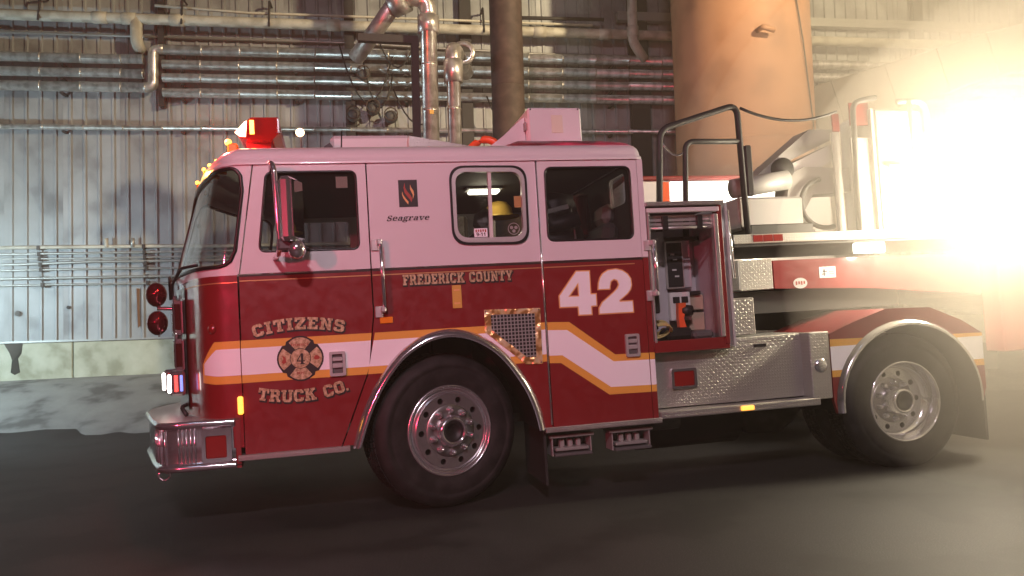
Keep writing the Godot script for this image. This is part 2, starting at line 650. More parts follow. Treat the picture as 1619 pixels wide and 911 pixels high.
# ================= setting =================
func ground_y(x, z):
	var y = 0.06 + 0.0157 * clampf(x, -25.0, 25.0)
	var wz = WALL_AT.z + (x - WALL_AT.x) * 0.0629
	var d = z - wz
	y += 0.66 * smoothstep(3.6, 0.2, d)
	y += 0.012 * sin(x * 0.7 + z * 0.4) * sin(z * 0.9 - x * 0.3)
	return y

func structure(o):
	o.set_meta("kind", "structure")
	return o

func setting():
	var s = begin(false)
	var xs := []
	var zs := []
	for i in 61:
		xs.append(-30.0 + i)
	for i in 61:
		zs.append(-13.0 + i * 0.6)
	var rows := []
	for z in zs:
		var r := []
		for x in xs:
			r.append(Vector3(x, ground_y(x, z), z))
		rows.append(r)
	rows.reverse()
	for i in rows.size():
		rows[i].reverse()
	rows.reverse()
	grid(s, rows)
	# far reach of the same sheet
	var R := 260.0
	for q in [[Vector3(-R, 0, -13), Vector3(-30, 0, -13), Vector3(-30, 0, 23), Vector3(-R, 0, 23)], [Vector3(30, 0, -13), Vector3(R, 0, -13), Vector3(R, 0, 23), Vector3(30, 0, 23)], [Vector3(-R, 0, 23), Vector3(R, 0, 23), Vector3(R, 0, R), Vector3(-R, 0, R)], [Vector3(-R, 0, -R), Vector3(R, 0, -R), Vector3(R, 0, -13), Vector3(-R, 0, -13)]]:
		for k in q:
			pass
		quad(s, q[0], q[1], q[2], q[3])
	structure(obj("ground", s, "asphalt", self))
	# pale worn concrete apron along the wall, broken edge towards the road
	s = begin(false)
	var top := []
	var edge := []
	var fn := FastNoiseLite.new()
	fn.seed = 7
	fn.frequency = 0.6
	rows = []
	var lanes := 9
	for j in lanes + 1:
		rows.append([])
	for i in 181:
		var x = -14.0 + i * 0.2
		var wz = WALL_AT.z + (x - WALL_AT.x) * 0.0629
		var reach = 2.85 + 0.16 * fn.get_noise_1d(x * 1.2) + 0.10 * fn.get_noise_1d(x * 15.0) + 0.35 * floorf(fposmod(x * 0.31, 2.0)) + clampf((x - 5.0) * 0.35, 0.0, 2.6)
		for j in lanes + 1:
			var z = wz + reach * j / lanes
			rows[j].append(Vector3(x, ground_y(x, z) + 0.03 - (0.05 if j == lanes else 0.0), z))
	for r in rows:
		r.reverse()
	rows.reverse()
	grid(s, rows)
	structure(obj("concrete_apron", s, "concrete_floor", self))
	wall()

func wall_node(n, label, cat, group = ""):
	return thing(n, label, cat, WALL_AT, Vector3(0, WALL_TURN, 0), group)

func wall():
	var t = wall_node("factory_wall", "long ribbed metal factory wall on a pale concrete base", "wall")
	# ribbed sheets, each a panel of its own
	var s = begin()
	var w := 0.896
	var prof := []
	for k in 4:
		var x0 = k * 0.224
		for q in [[0.0, 0.0], [0.085, 0.0], [0.100, 0.028], [0.132, 0.028], [0.147, 0.0]]:
			prof.append(Vector2(x0 + q[0], q[1]))
	prof.append(Vector2(w, 0.0))
	prof[0].y = 0.006
	for i in prof.size() - 1:
		var a = prof[i]
		var b = prof[i + 1]
		quad(s, Vector3(a.x, 0, a.y), Vector3(a.x, 8.2, a.y), Vector3(b.x, 8.2, b.y), Vector3(b.x, 0, b.y))
	var sheet = mesh_of(s)
	for i in 34:
		shared("siding_panel", sheet, "siding_%d" % rng.randi_range(0, 2), t, Transform3D(Basis(), Vector3(-8.0 + i * w, 1.27, 0.008 * (i % 2))))
	part_box("backing", Vector3(7.2, 4.0, -0.2), Vector3(31.0, 11.0, 0.3), "black_steel", t)
	# flashing and base blocks
	s = begin()
	box(s, Vector3(7.2, 1.285, 0.05), Vector3(31.0, 0.03, 0.16))
	obj("flashing", s, "conduit_grey", t)
	for i in 10:
		s = begin()
		box(s, Vector3(-6.6 + i * 3.1, 0.55, 0.04), Vector3(3.085, 1.42, 0.2), 0.012)
		obj("base_block", s, "concrete_base", t)
	# upright steel columns against the sheeting
	for c in [[2.56, 5.15, 7.6, 0.09], [5.66, 3.0, 9.0, 0.16], [7.7, 1.3, 9.0, 0.2], [10.9, 1.3, 9.0, 0.34], [13.9, 1.3, 9.0, 0.2], [16.6, 1.3, 9.0, 0.2]]:
		s = begin()
		var y = (c[1] + c[2]) / 2.0
		box(s, Vector3(c[0], y, 0.06), Vector3(c[3], c[2] - c[1], 0.05))
		box(s, Vector3(c[0], y, 0.12), Vector3(0.03, c[2] - c[1], 0.1))
		box(s, Vector3(c[0], y, 0.18), Vector3(c[3], c[2] - c[1], 0.02))
		obj("steel_column", s, "black_steel", t)
	# a dark girt across the upper wall and a run-off stain with its own outline on the base
	part_box("girt", Vector3(14.5, 6.93, 0.16), Vector3(8.0, 0.16, 0.14), "conduit_grey", t)
	s = begin()
	prism(s, [[0.12, 1.26], [0.40, 1.26], [0.38, 1.1], [0.33, 1.02], [0.36, 0.8], [0.28, 0.76], [0.22, 0.8], [0.24, 1.0], [0.20, 1.12]], 0.142, 0.144)
	obj("stain", s, "dark_stain", t)
	s = begin()
	prism(s, [[2.10, 2.12], [2.15, 2.12], [2.145, 1.75], [2.16, 1.5], [2.12, 1.46], [2.11, 1.8]], 0.034, 0.036)
	obj("rust_streak", s, "rust_streak", t)
	for p in [[0.28, 1.75, 0.045], [1.05, 1.83, 0.03], [3.1, 3.15, 0.04]]:
		s = begin()
		prism(s, circle(Vector2(p[0], p[1]), p[2], 12), 0.03, 0.05)
		obj("pipe_stub", s, "black_steel", t)

# ================= pipes on the wall =================
func jacket_pipe(label, x0, x1, y, off, r, seed_k):
	var t = wall_node("insulated_pipe", label, "pipe", "insulated pipes along the wall")
	var L := 0.62
	var s = begin(false)
	X = Transform3D(Basis(Vector3.UP, PI / 2), Vector3.ZERO)
	lathe(s, [[r * 0.93, 0.0], [r, 0.004], [r, L - 0.03], [r * 1.05, L - 0.028], [r * 1.05, L - 0.004], [r * 0.93, L]], 18)
	X = Transform3D()
	var me = mesh_of(s)
	var n = int(ceil((x1 - x0) / L))
	var r2 := RandomNumberGenerator.new()
	r2.seed = seed_k
	for i in n:
		var k = minf(1.0, (x1 - x0 - i * L) / L)
		var tr := Transform3D(Basis().scaled(Vector3(k, 1, 1)), Vector3(x0 + i * L, y + r2.randf_range(-0.006, 0.006), off))
		tr.basis = tr.basis.rotated(Vector3.RIGHT, r2.randf_range(0, TAU))
		shared("jacket_section", me, "jacket_%d" % r2.randi_range(0, 2), t, tr)
	for i in range(0, n, 3):
		s = begin()
		box(s, Vector3(x0 + i * L + 0.3, y - r - 0.02, off / 2.0), Vector3(0.05, 0.03, off), 0.0)
		obj("bracket", s, "black_steel", t)
	return t

func run_pipe(n, label, cat, pts, r, m, group = "", sides = 12):
	var t = wall_node(n, label, cat, group)
	var s = begin(false)
	tube(s, pts, r, sides)
	obj("run", s, m, t)
	return t

func coupling(t, a, b, r, m):
	var s = begin(false)
	tube(s, [a, b], r, 14)
	return obj("coupling", s, m, t)

func wall_pipes():
	jacket_pipe("topmost insulated pipe of the row ending at the wall's bent riser", -3.0, 2.30, 5.92, 0.24, 0.078, 1)
	jacket_pipe("middle insulated pipe of the row on the wall before the bent riser", -3.0, 2.30, 5.68, 0.24, 0.075, 2)
	var low = jacket_pipe("insulated pipe turning up into the bent riser on the wall", -3.0, 2.34, 5.45, 0.24, 0.082, 3)
	var s = begin(false)
	tube(s, bend([Vector3(2.30, 5.45, 0.24), Vector3(2.45, 5.45, 0.24), Vector3(2.45, 6.1, 0.24), Vector3(2.62, 6.1, 0.24)], 0.11), 0.084, 16)
	obj("riser", s, "jacket_1", low)
	jacket_pipe("highest of four stacked insulated pipes above the cab roof", 2.62, 19.0, 6.09, 0.24, 0.085, 4)
	jacket_pipe("second highest of four stacked insulated pipes above the cab roof", 2.6, 19.0, 5.84, 0.26, 0.078, 5)
	jacket_pipe("third of four stacked insulated pipes above the cab roof", 2.6, 19.0, 5.61, 0.26, 0.075, 6)
	jacket_pipe("lowest of four stacked insulated pipes above the cab roof", 2.6, 19.0, 5.37, 0.24, 0.078, 7)
	jacket_pipe("thin bright insulated pipe running low behind the light bar", -3.0, 19.0, 4.79, 0.16, 0.042, 8)
	# the white plastic drain line with a tee
	var t = run_pipe("plastic_pipe", "white plastic drain pipe with a tee, highest on the wall", "pipe", [Vector3(-3, 6.6, 0.34), Vector3(5.6, 6.55, 0.34), Vector3(19, 6.5, 0.34)], 0.088, "pvc", "", 18)
	for x in [1.55, 2.0, 2.75, 5.3, 8.9, 10.1]:
		coupling(t, Vector3(x, 6.58 - 0.005 * x, 0.34), Vector3(x + 0.22, 6.58 - 0.005 * x, 0.34), 0.1, "pvc")
	s = begin(false)
	tube(s, bend([Vector3(2.22, 6.57, 0.34), Vector3(2.22, 6.18, 0.34), Vector3(2.22, 6.1, 0.1)], 0.1), 0.095, 16)
	obj("tee_branch", s, "pvc", t)
	for x in [0.75, 2.95, 4.35, 8.0]:
		s = begin(false)
		tube(s, bend([Vector3(x, 6.95, 0.05), Vector3(x, 6.95, 0.34), Vector3(x, 6.47, 0.44)], 0.05, 3), 0.02, 6)
		obj("hanger", s, "black_steel", t)
	t = run_pipe("plastic_pipe", "white plastic down pipe with elbow beside the orange tank", "pipe", bend([Vector3(10.72, 8.6, 0.5), Vector3(10.68, 6.35, 0.5), Vector3(10.95, 6.1, 0.3)], 0.12), 0.088, "pvc", "", 16)
	coupling(t, Vector3(10.69, 6.62, 0.5), Vector3(10.685, 6.45, 0.5), 0.105, "pvc")
	run_pipe("conduit", "thin pale conduit just under the white plastic pipe", "conduit", [Vector3(-3, 6.40, 0.1), Vector3(5.6, 6.34, 0.1), Vector3(9, 6.22, 0.1), Vector3(19, 6.2, 0.1)], 0.026, "conduit_grey", "", 8)
	run_pipe("conduit", "thin pale conduit above the white plastic pipe", "conduit", [Vector3(2.5, 6.82, 0.3), Vector3(4.0, 6.74, 0.3), Vector3(6.0, 6.73, 0.3), Vector3(10, 6.70, 0.3)], 0.025, "pvc", "", 8)
	run_pipe("conduit", "dark pipe above the white pipe beside the rusty column", "conduit", [Vector3(8.2, 6.78, 0.34), Vector3(10.2, 6.8, 0.34)], 0.035, "black_steel", "", 8)
	# bundle of conduits low on the wall, left of the truck
	var lab = ["bright top conduit of the low bundle beside the truck's front", "second conduit of the low bundle, just under the bright one", "third conduit from the top of the low wall bundle", "middle conduit of the low wall bundle", "fifth conduit from the top of the low wall bundle", "second lowest conduit of the low wall bundle", "lowest conduit of the low wall bundle"]
	var ys = [2.81, 2.71, 2.63, 2.53, 2.45, 2.31, 2.20]
	for i in 7:
		var pts := []
		for k in 12:
			pts.append(Vector3(-3.0 + k * 1.1, ys[i] + rng.randf_range(-0.012, 0.012) + (0.015 * k * 0.5 if i == 3 else 0.0), 0.09 + 0.01 * (i % 3)))
		var c = run_pipe("conduit", lab[i], "conduit", pts, [0.030, 0.02, 0.016, 0.024, 0.018, 0.022, 0.016][i], "pvc" if i == 0 else "conduit_grey", "conduits low on the wall", 8)
		for k in 3:
			s = begin()
			box(s, Vector3(-1.0 + k * 1.62 + i * 0.01, ys[i], 0.085), Vector3(0.05, 0.07, 0.09), 0.005)
			obj("strap", s, "black_steel", c)
		if i == 0:
			for x in [1.66, 2.07]:
				s = begin(false)
				tube(s, [Vector3(x, 2.8, 0.11), Vector3(x, 2.95, 0.11)], 0.03, 10)
				obj("stub", s, "pvc" if x < 2 else "conduit_grey", c)
	# a hanging strap of cables and brackets behind the two ducts
	for k in 5:
		var x0 = [5.5, 5.9, 6.1, 6.4, 8.0][k]
		var pts := []
		for i in 10:
			var u = i / 9.0
			pts.append(Vector3(x0 + [0.9, 0.5, 0.7, 0.8, 0.6][k] * u, [6.2, 5.9, 6.5, 5.4, 5.3][k] - [0.9, 0.7, 0.6, 0.5, 0.4][k] * 4.0 * u * (1.0 - u) - 0.2 * u, 0.42 + 0.03 * k))
		run_pipe("cable", ["black cable sagging in front of the stacked pipes beside the steel upright", "short black cable loop before the stacked pipes", "black cable drooping from the white plastic pipe", "black cable hanging under the stacked pipes behind the tall duct", "black cable sagging just beside the rusty column"][k], "cable", pts, 0.014, "black", "cables on the pipe rack", 6)
	for k in 4:
		var x = [5.72, 6.05, 6.35, 5.9][k]
		var y = [5.0, 5.12, 4.98, 5.7][k]
		var v = wall_node("valve", ["dark valve body with handwheel left under the stacked pipes", "dark valve with handwheel in the middle under the stacked pipes", "dark valve nearest the tall duct under the stacked pipes", "dark valve between the stacked pipes above the cab roof"][k], "valve", "valves on the pipe rack")
		s = begin(false)
		X = Transform3D(Basis(), Vector3(x, y, 0.3))
		lathe(s, [[0.0, 0.12], [0.06, 0.12], [0.09, 0.06], [0.12, 0.0], [0.09, -0.08], [0.05, -0.12], [0.05, -0.26]], 14)
		obj("body", s, "grey_dark", v)
		s = begin(false)
		var w := []
		for i in 16:
			w.append(Vector3(cos(TAU * i / 16) * 0.11, sin(TAU * i / 16) * 0.11, 0.2))
		tube(s, w, 0.012, 6, true)
		X = Transform3D()
		obj("handwheel", s, "rust_steel", v)

# ================= yard things =================
func yard_things():
	# two upright ducts between truck and wall
	var t = thing("upright_duct", "tall shiny upright duct with elbow and slanting branch behind the cab", "duct", Vector3(1.11, 0.05, -4.0))
	var s = begin(false)
	var sec := 0.55
	for i in 9:
		s = begin(false)
		X = Transform3D(Basis(Vector3.RIGHT, -PI / 2), Vector3(0, i * sec, 0))
		lathe(s, [[0.09, 0.0], [0.098, 0.006], [0.098, sec - 0.03], [0.102, sec - 0.026], [0.102, sec - 0.004], [0.09, sec]], 20)
		X = Transform3D()
		obj("duct_section", s, "jacket_%d" % (i % 2), t)
	s = begin(false)
	tube(s, [Vector3(0, 4.78, 0), Vector3(0, 4.98, 0)], 0.13, 18)
	obj("collar", s, "jacket_1", t)
	s = begin(false)
	tube(s, bend([Vector3(0, 4.95, 0), Vector3(0, 5.2, 0), Vector3(-0.3, 5.2, 0.0)], 0.16, 7), 0.1, 18)
	obj("elbow", s, "jacket_0", t)
	s = begin(false)
	tube(s, [Vector3(-0.26, 5.2, 0), Vector3(-0.42, 5.15, -0.1)], 0.17, 18)
	obj("hood", s, "jacket_1", t)
	s = begin(false)
	tube(s, [Vector3(-0.38, 5.16, -0.08), Vector3(-0.6, 4.92, -0.35), Vector3(-0.84, 4.68, -0.7)], 0.1, 16)
	obj("branch", s, "jacket_2", t)
	part_box("sticker", Vector3(0.0, 3.8, 0.101), Vector3(0.05, 0.05, 0.004), "tag_yellow", t)
	t = thing("upright_duct", "shorter shiny upright duct with elbow turned back to the wall", "duct", Vector3(1.38, 0.05, -3.9))
	for i in 8:
		s = begin(false)
		X = Transform3D(Basis(Vector3.RIGHT, -PI / 2), Vector3(0, i * sec, 0))
		lathe(s, [[0.075, 0.0], [0.082, 0.006], [0.082, sec - 0.03], [0.086, sec - 0.026], [0.086, sec - 0.004], [0.075, sec]], 20)
		X = Transform3D()
		obj("duct_section", s, "jacket_%d" % ((i + 1) % 2), t)
	s = begin(false)
	tube(s, [Vector3(0, 4.16, 0), Vector3(0, 4.42, 0)], 0.115, 18)
	obj("collar", s, "jacket_1", t)
	s = begin(false)
	tube(s, bend([Vector3(0, 4.4, 0), Vector3(0, 4.58, 0), Vector3(0.3, 4.58, -0.9)], 0.14, 7), 0.1, 18)
	obj("elbow", s, "jacket_1", t)
	s = begin(false)
	X = Transform3D(Basis(Vector3.UP, -0.3), Vector3(0.16, 4.58, -0.2))
	lathe(s, [[0.1, 0.05], [0.15, 0.05], [0.15, 0.0], [0.1, 0.0]], 22)
	X = Transform3D()
	obj("flange", s, "jacket_0", t)
	s = begin()
	box(s, Vector3(0.02, 3.03, 0.085), Vector3(0.045, 0.22, 0.006))
	obj("sticker", s, "tag_yellow", t)
	# black steel upright with arm next to the ducts
	t = thing("steel_post", "black steel upright with short top arm beside the tall duct", "post", Vector3(0.96, 0.05, -4.2))
	part_box("upright", Vector3(0, 2.4, 0), Vector3(0.09, 4.8, 0.09), "black_steel", t)
	part_box("arm", Vector3(-0.36, 4.755, 0), Vector3(0.63, 0.09, 0.09), "black_steel", t)
	# rusty round column
	t = thing("round_column", "rusty brown round steel column rising behind the cab", "column", Vector3(2.24, 0.05, -4.8))
	for i in 4:
		s = begin(false)
		X = Transform3D(Basis(Vector3.RIGHT, -PI / 2), Vector3(0, i * 2.2, 0))
		lathe(s, [[0.213, 0.0], [0.217, 0.01], [0.217, 2.19], [0.213, 2.2]], 32)
		X = Transform3D()
		obj("pipe_length", s, "rust_steel", t)
	# orange tank on legs
	t = thing("storage_tank", "large orange painted storage tank raised on legs", "tank", Vector3(6.03, 0.2, -5.5))
	s = begin(false)
	X = Transform3D(Basis(Vector3.RIGHT, -PI / 2), Vector3(0, 0, 0))
	lathe(s, [[0.0, 3.05], [0.99, 3.05], [1.01, 3.07], [1.01, 9.0], [0.0, 9.2]], 56)
	X = Transform3D()
	obj("shell", s, "orange_tank", t)
	s = begin(false)
	X = Transform3D(Basis(Vector3.RIGHT, -PI / 2), Vector3.ZERO)
	lathe(s, [[1.012, 3.62], [1.018, 3.625], [1.018, 3.645], [1.012, 3.65]], 56)
	obj("weld_seam", s, "orange_tank", t)
	s = begin(false)
	lathe(s, [[1.012, 5.9], [1.017, 5.905], [1.017, 5.925], [1.012, 5.93]], 56)
	X = Transform3D()
	obj("weld_seam", s, "orange_tank", t)
	for a in [0.6, 2.2, 3.9, 5.4]:
		s = begin()
		box(s, Vector3(cos(a) * 0.85, 1.5, sin(a) * 0.85), Vector3(0.16, 3.2, 0.16))
		obj("leg", s, "rust_steel", t)
	s = begin(false)
	tube(s, bend([Vector3(-0.28, 5.1, 0.98), Vector3(-0.28, 5.1, 1.12), Vector3(-0.1, 5.06, 1.12)], 0.05, 4), 0.036, 10)
	obj("nozzle", s, "orange_tank", t)
	s = begin(false)
	tube(s, [Vector3(0.12, 8.0, 1.03), Vector3(0.22, 6.4, 1.01), Vector3(0.45, 5.0, 0.94), Vector3(0.62, 3.9, 0.83), Vector3(0.66, 3.1, 0.8)], 0.01, 6)
	obj("cable", s, "rust_steel", t)
	s = begin()
	box(s, Vector3(-0.35, 5.78, 1.0), Vector3(0.5, 0.05, 0.06))
	obj("bracket", s, "rust_steel", t)
	# white box trailer far behind, its side brightened by an added glowing panel
	t = thing("box_trailer", "white box trailer with red top rail seen under the tank", "trailer", Vector3(4.5, 0.2, -3.45), Vector3(0, -0.12, 0))
	part_box("added_glow_panel", Vector3(-0.05, 2.5, 0.365), Vector3(1.3, 0.42, 0.02), "panel_glow", t)  # glowing panel and its light added to overexpose the white side
	omni(t, Vector3(-0.05, 2.5, 0.5), [1.0, 0.93, 0.8], 0.6, 0.2)
	part_box("box_body", Vector3(0, 1.68, 0), Vector3(2.5, 2.1, 0.7), "white_paint", t, 0.02)
	part_box("top_rail", Vector3(0, 2.755, 0), Vector3(2.52, 0.05, 0.74), "red_dull", t, 0.01)
	for x in [-0.76, -0.62]:
		part_box("marker_panel", Vector3(x, 2.4, 0.355), Vector3(0.09, 0.62, 0.012), "orange_plastic", t)
	for x in [-0.8, 0.8]:
		s = begin(false)
		X = Transform3D(Basis(), Vector3(x, 0.38, 0.1))
		lathe(s, [[0.0, 0.1], [0.2, 0.1], [0.36, 0.08], [0.38, 0.0], [0.36, -0.1], [0.0, -0.1]], 24)
		X = Transform3D()
		obj("wheel", s, "rubber", t)
	# sloping duct bridge at the far right, over the wall pipes
	t = thing("conveyor", "dark enclosed conveyor slanting up over the yard at the far right", "conveyor", Vector3(8.0, 0.2, -6.2))
	s = begin()
	X = Transform3D(Basis(Vector3(0, 0, 1), 0.3), Vector3(2.4, 5.3, 0))
	box(s, Vector3.ZERO, Vector3(6.2, 0.75, 0.7), 0.02)
	obj("casing", s, "rust_steel", t)
	for k in 6:
		s = begin()
		box(s, Vector3(-2.6 + k * 1.05, 0, 0.36), Vector3(0.05, 0.75, 0.03))
		obj("rib", s, "rust_steel", t)
	X = Transform3D()
	for x in [1.4, 4.4]:
		s = begin()
		box(s, Vector3(x, 2.3 + x * 0.16, 0), Vector3(0.12, 4.6 + x * 0.32, 0.12))
		obj("support", s, "black_steel", t)

# ================= the fire truck's tractor =================
# truck axes: x to the rear, y up, z towards the street side facing the camera; its side lies at z = 0
var T
var ARCH_OUT = smooth_path([[0.069, 0.53], [0.11, 0.66], [0.16, 0.79], [0.235, 0.93], [0.33, 1.06], [0.44, 1.165], [0.59, 1.245], [0.75, 1.27], [0.90, 1.24], [1.03, 1.17], [1.14, 1.07], [1.23, 0.945], [1.30, 0.82], [1.35, 0.68], [1.378, 0.54]])
const HALF := [[0, 0], [-0.12, -0.02], [-0.21, -0.085], [-0.275, -0.19], [-0.335, -0.33], [-0.45, -0.65], [-0.53, -0.95], [-0.57, -1.25]]

func smooth_path(p):
	var out := []
	for i in p.size() - 1:
		var q := []
		for j in [i - 1, i, i + 1, i + 2]:
			var k = p[clampi(j, 0, p.size() - 1)]
			q.append(Vector2(k[0], k[1]))
		for u in 4:
			var v = q[1].cubic_interpolate(q[2], q[0], q[3], u / 4.0)
			out.append([v.x, v.y])
	out.append(p[-1])
	return out

func plan(i):
	var k = clampf(i, 0.0, 14.0)
	var a = int(floor(k))
	var p := []
	for j in [a - 1, a, a + 1, a + 2]:
		var q = clampi(j, 0, 14)
		p.append(Vector2(HALF[q][0], HALF[q][1]) if q <= 7 else Vector2(HALF[14 - q][0], -2.5 - HALF[14 - q][1]))
	return p[1].cubic_interpolate(p[2], p[0], p[3], k - a)

func table(y, ys, vs):
	for i in ys.size() - 1:
		if y <= ys[i + 1]:
			return lerpf(vs[i], vs[i + 1], clampf((y - ys[i]) / (ys[i + 1] - ys[i]), 0.0, 1.0))
	return vs[-1]

func apost(y):
	return table(y, [0.5, 1.70, 1.75, 2.36, 2.42, 2.6], [-0.6, -0.6, -0.61, -0.52, -0.5, -0.44])

func front(i, y, out = 0.0):
	var k = table(y, [0.5, 1.70, 1.75, 2.36, 2.42, 2.6], [1.0, 1.0, 1.0, 0.86, 0.84, 0.76])
	var p = plan(i)
	var q = plan(i + 0.05) - plan(i - 0.05)
	var n = Vector2(q.y * 1.0, -q.x).normalized()
	return Vector3(apost(y) + k * p.x + n.x * out, y, p.y + n.y * out)

func front_patch(s, i0, i1, y0, y1, out, ni = 24, ny = 6):
	var rows := []
	for b in ny + 1:
		var r := []
		for a in ni + 1:
			r.append(front(lerpf(i0, i1, float(a) / ni), lerpf(y0, y1, float(b) / ny), out))
		rows.append(r)
	grid(s, rows)

func sheet(s, poly, z):
	prism(s, poly, z - 0.001, z)

func notched(poly, hole, x):           # a shape with one hole, split at x so that each half is simple
	var out := []
	for half in [rect(x - 2.0, -9, x, 9), rect(x, -9, x + 2.0, 9)]:
		for p in Geometry2D.intersect_polygons(V2(poly), V2(half)):
			var h = V2(hole)
			for q in Geometry2D.clip_polygons(p, h):
				out.append(q)
	return out

func cutout(poly, cutter):
	return Geometry2D.clip_polygons(V2(poly), V2(cutter))

var GLYPH := {
	"C": [[[0.85, 0.68], [0.85, 0.85], [0.7, 1], [0.2, 1], [0, 0.8], [0, 0.2], [0.2, 0], [0.7, 0], [0.85, 0.15], [0.85, 0.34], [0.58, 0.34], [0.58, 0.22], [0.31, 0.22], [0.27, 0.27], [0.27, 0.73], [0.31, 0.78], [0.58, 0.78], [0.58, 0.68]]],
	"I": [[[0, 0], [0.5, 0], [0.5, 0.18], [0.39, 0.18], [0.39, 0.82], [0.5, 0.82], [0.5, 1], [0, 1], [0, 0.82], [0.11, 0.82], [0.11, 0.18], [0, 0.18]]],
	"T": [[[0, 1], [0, 0.62], [0.17, 0.62], [0.19, 0.8], [0.31, 0.8], [0.31, 0.18], [0.2, 0.18], [0.2, 0], [0.7, 0], [0.7, 0.18], [0.59, 0.18], [0.59, 0.8], [0.71, 0.8], [0.73, 0.62], [0.9, 0.62], [0.9, 1]]],
	"Z": [[[0, 1], [0, 0.66], [0.18, 0.66], [0.2, 0.8], [0.48, 0.8], [0, 0.22], [0, 0], [0.85, 0], [0.85, 0.34], [0.67, 0.34], [0.65, 0.2], [0.36, 0.2], [0.85, 0.78], [0.85, 1]]],
	"E": [[[0, 0], [0.82, 0], [0.82, 0.34], [0.64, 0.34], [0.64, 0.2], [0.38, 0.2], [0.38, 0.41], [0.6, 0.41], [0.6, 0.59], [0.38, 0.59], [0.38, 0.8], [0.64, 0.8], [0.64, 0.66], [0.82, 0.66], [0.82, 1], [0, 1], [0, 0.82], [0.1, 0.82], [0.1, 0.18], [0, 0.18]]],
	"F": [[[0, 0], [0.5, 0], [0.5, 0.18], [0.38, 0.18], [0.38, 0.41], [0.6, 0.41], [0.6, 0.59], [0.38, 0.59], [0.38, 0.8], [0.64, 0.8], [0.64, 0.66], [0.82, 0.66], [0.82, 1], [0, 1], [0, 0.82], [0.1, 0.82], [0.1, 0.18], [0, 0.18]]],
	"N": [[[0, 0], [0.42, 0], [0.42, 0.18], [0.33, 0.18], [0.33, 0.62], [0.68, 0], [0.9, 0], [0.9, 0.82], [1, 0.82], [1, 1], [0.6, 1], [0.6, 0.82], [0.68, 0.82], [0.68, 0.42], [0.34, 1], [0, 1], [0, 0.82], [0.1, 0.82], [0.1, 0.18], [0, 0.18]]],
	"S": [[[0, 0.33], [0, 0.13], [0.15, 0], [0.7, 0], [0.85, 0.15], [0.85, 0.45], [0.72, 0.58], [0.27, 0.66], [0.27, 0.8], [0.58, 0.8], [0.58, 0.68], [0.83, 0.68], [0.83, 0.87], [0.68, 1], [0.16, 1], [0.02, 0.87], [0.02, 0.57], [0.15, 0.46], [0.58, 0.38], [0.58, 0.2], [0.26, 0.2], [0.26, 0.33]]],
	"R": [[[0, 0], [0.45, 0], [0.45, 0.18], [0.36, 0.18], [0.36, 1], [0, 1], [0, 0.82], [0.1, 0.82], [0.1, 0.18], [0, 0.18]], [[0.36, 1], [0.7, 1], [0.85, 0.87], [0.85, 0.55], [0.76, 0.47], [0.86, 0.18], [0.95, 0.18], [0.95, 0], [0.68, 0], [0.52, 0.4], [0.36, 0.4], [0.36, 0.58], [0.58, 0.58], [0.58, 0.8], [0.36, 0.8]]],
	"U": [[[0, 1], [0, 0.82], [0.1, 0.82], [0.1, 0.15], [0.25, 0], [0.75, 0], [0.9, 0.15], [0.9, 0.82], [1, 0.82], [1, 1], [0.6, 1], [0.6, 0.82], [0.66, 0.82], [0.66, 0.24], [0.62, 0.2], [0.4, 0.2], [0.36, 0.24], [0.36, 0.82], [0.42, 0.82], [0.42, 1]]],
	"K": [[[0, 0], [0.44, 0], [0.44, 0.18], [0.36, 0.18], [0.36, 0.38], [0.44, 0.46], [0.58, 0.18], [0.55, 0.18], [0.55, 0], [1, 0], [1, 0.18], [0.9, 0.18], [0.64, 0.62], [0.84, 0.82], [0.95, 0.82], [0.95, 1], [0.55, 1], [0.55, 0.84], [0.36, 0.62], [0.36, 0.82], [0.44, 0.82], [0.44, 1], [0, 1], [0, 0.82], [0.1, 0.82], [0.1, 0.18], [0, 0.18]]],
	"O": [[[0.44, 0], [0.2, 0], [0, 0.18], [0, 0.82], [0.2, 1], [0.44, 1], [0.44, 0.78], [0.31, 0.78], [0.27, 0.72], [0.27, 0.28], [0.31, 0.22], [0.44, 0.22]], [[0.44, 0], [0.68, 0], [0.88, 0.18], [0.88, 0.82], [0.68, 1], [0.44, 1], [0.44, 0.78], [0.57, 0.78], [0.61, 0.72], [0.61, 0.28], [0.57, 0.22], [0.44, 0.22]]],
	"D": [[[0, 0], [0.36, 0], [0.36, 1], [0, 1], [0, 0.82], [0.1, 0.82], [0.1, 0.18], [0, 0.18]], [[0.36, 0], [0.68, 0], [0.88, 0.18], [0.88, 0.82], [0.68, 1], [0.36, 1], [0.36, 0.8], [0.56, 0.8], [0.6, 0.74], [0.6, 0.26], [0.56, 0.2], [0.36, 0.2]]],
	"Y": [[[0.28, 0], [0.72, 0], [0.72, 0.18], [0.63, 0.18], [0.63, 0.42], [0.9, 0.82], [1, 0.82], [1, 1], [0.6, 1], [0.6, 0.82], [0.64, 0.82], [0.5, 0.6], [0.36, 0.82], [0.4, 0.82], [0.4, 1], [0, 1], [0, 0.82], [0.1, 0.82], [0.37, 0.42], [0.37, 0.18], [0.28, 0.18]]],
	".": [[[0, 0], [0.2, 0], [0.2, 0.2], [0, 0.2]]],
}
const ADV := {"C": 0.98, "I": 0.62, "T": 1.0, "Z": 0.97, "E": 0.94, "F": 0.92, "N": 1.1, "S": 0.98, "R": 1.05, "U": 1.1, "K": 1.1, "O": 1.0, "D": 1.0, "Y": 1.08, ".": 0.35, " ": 0.6}

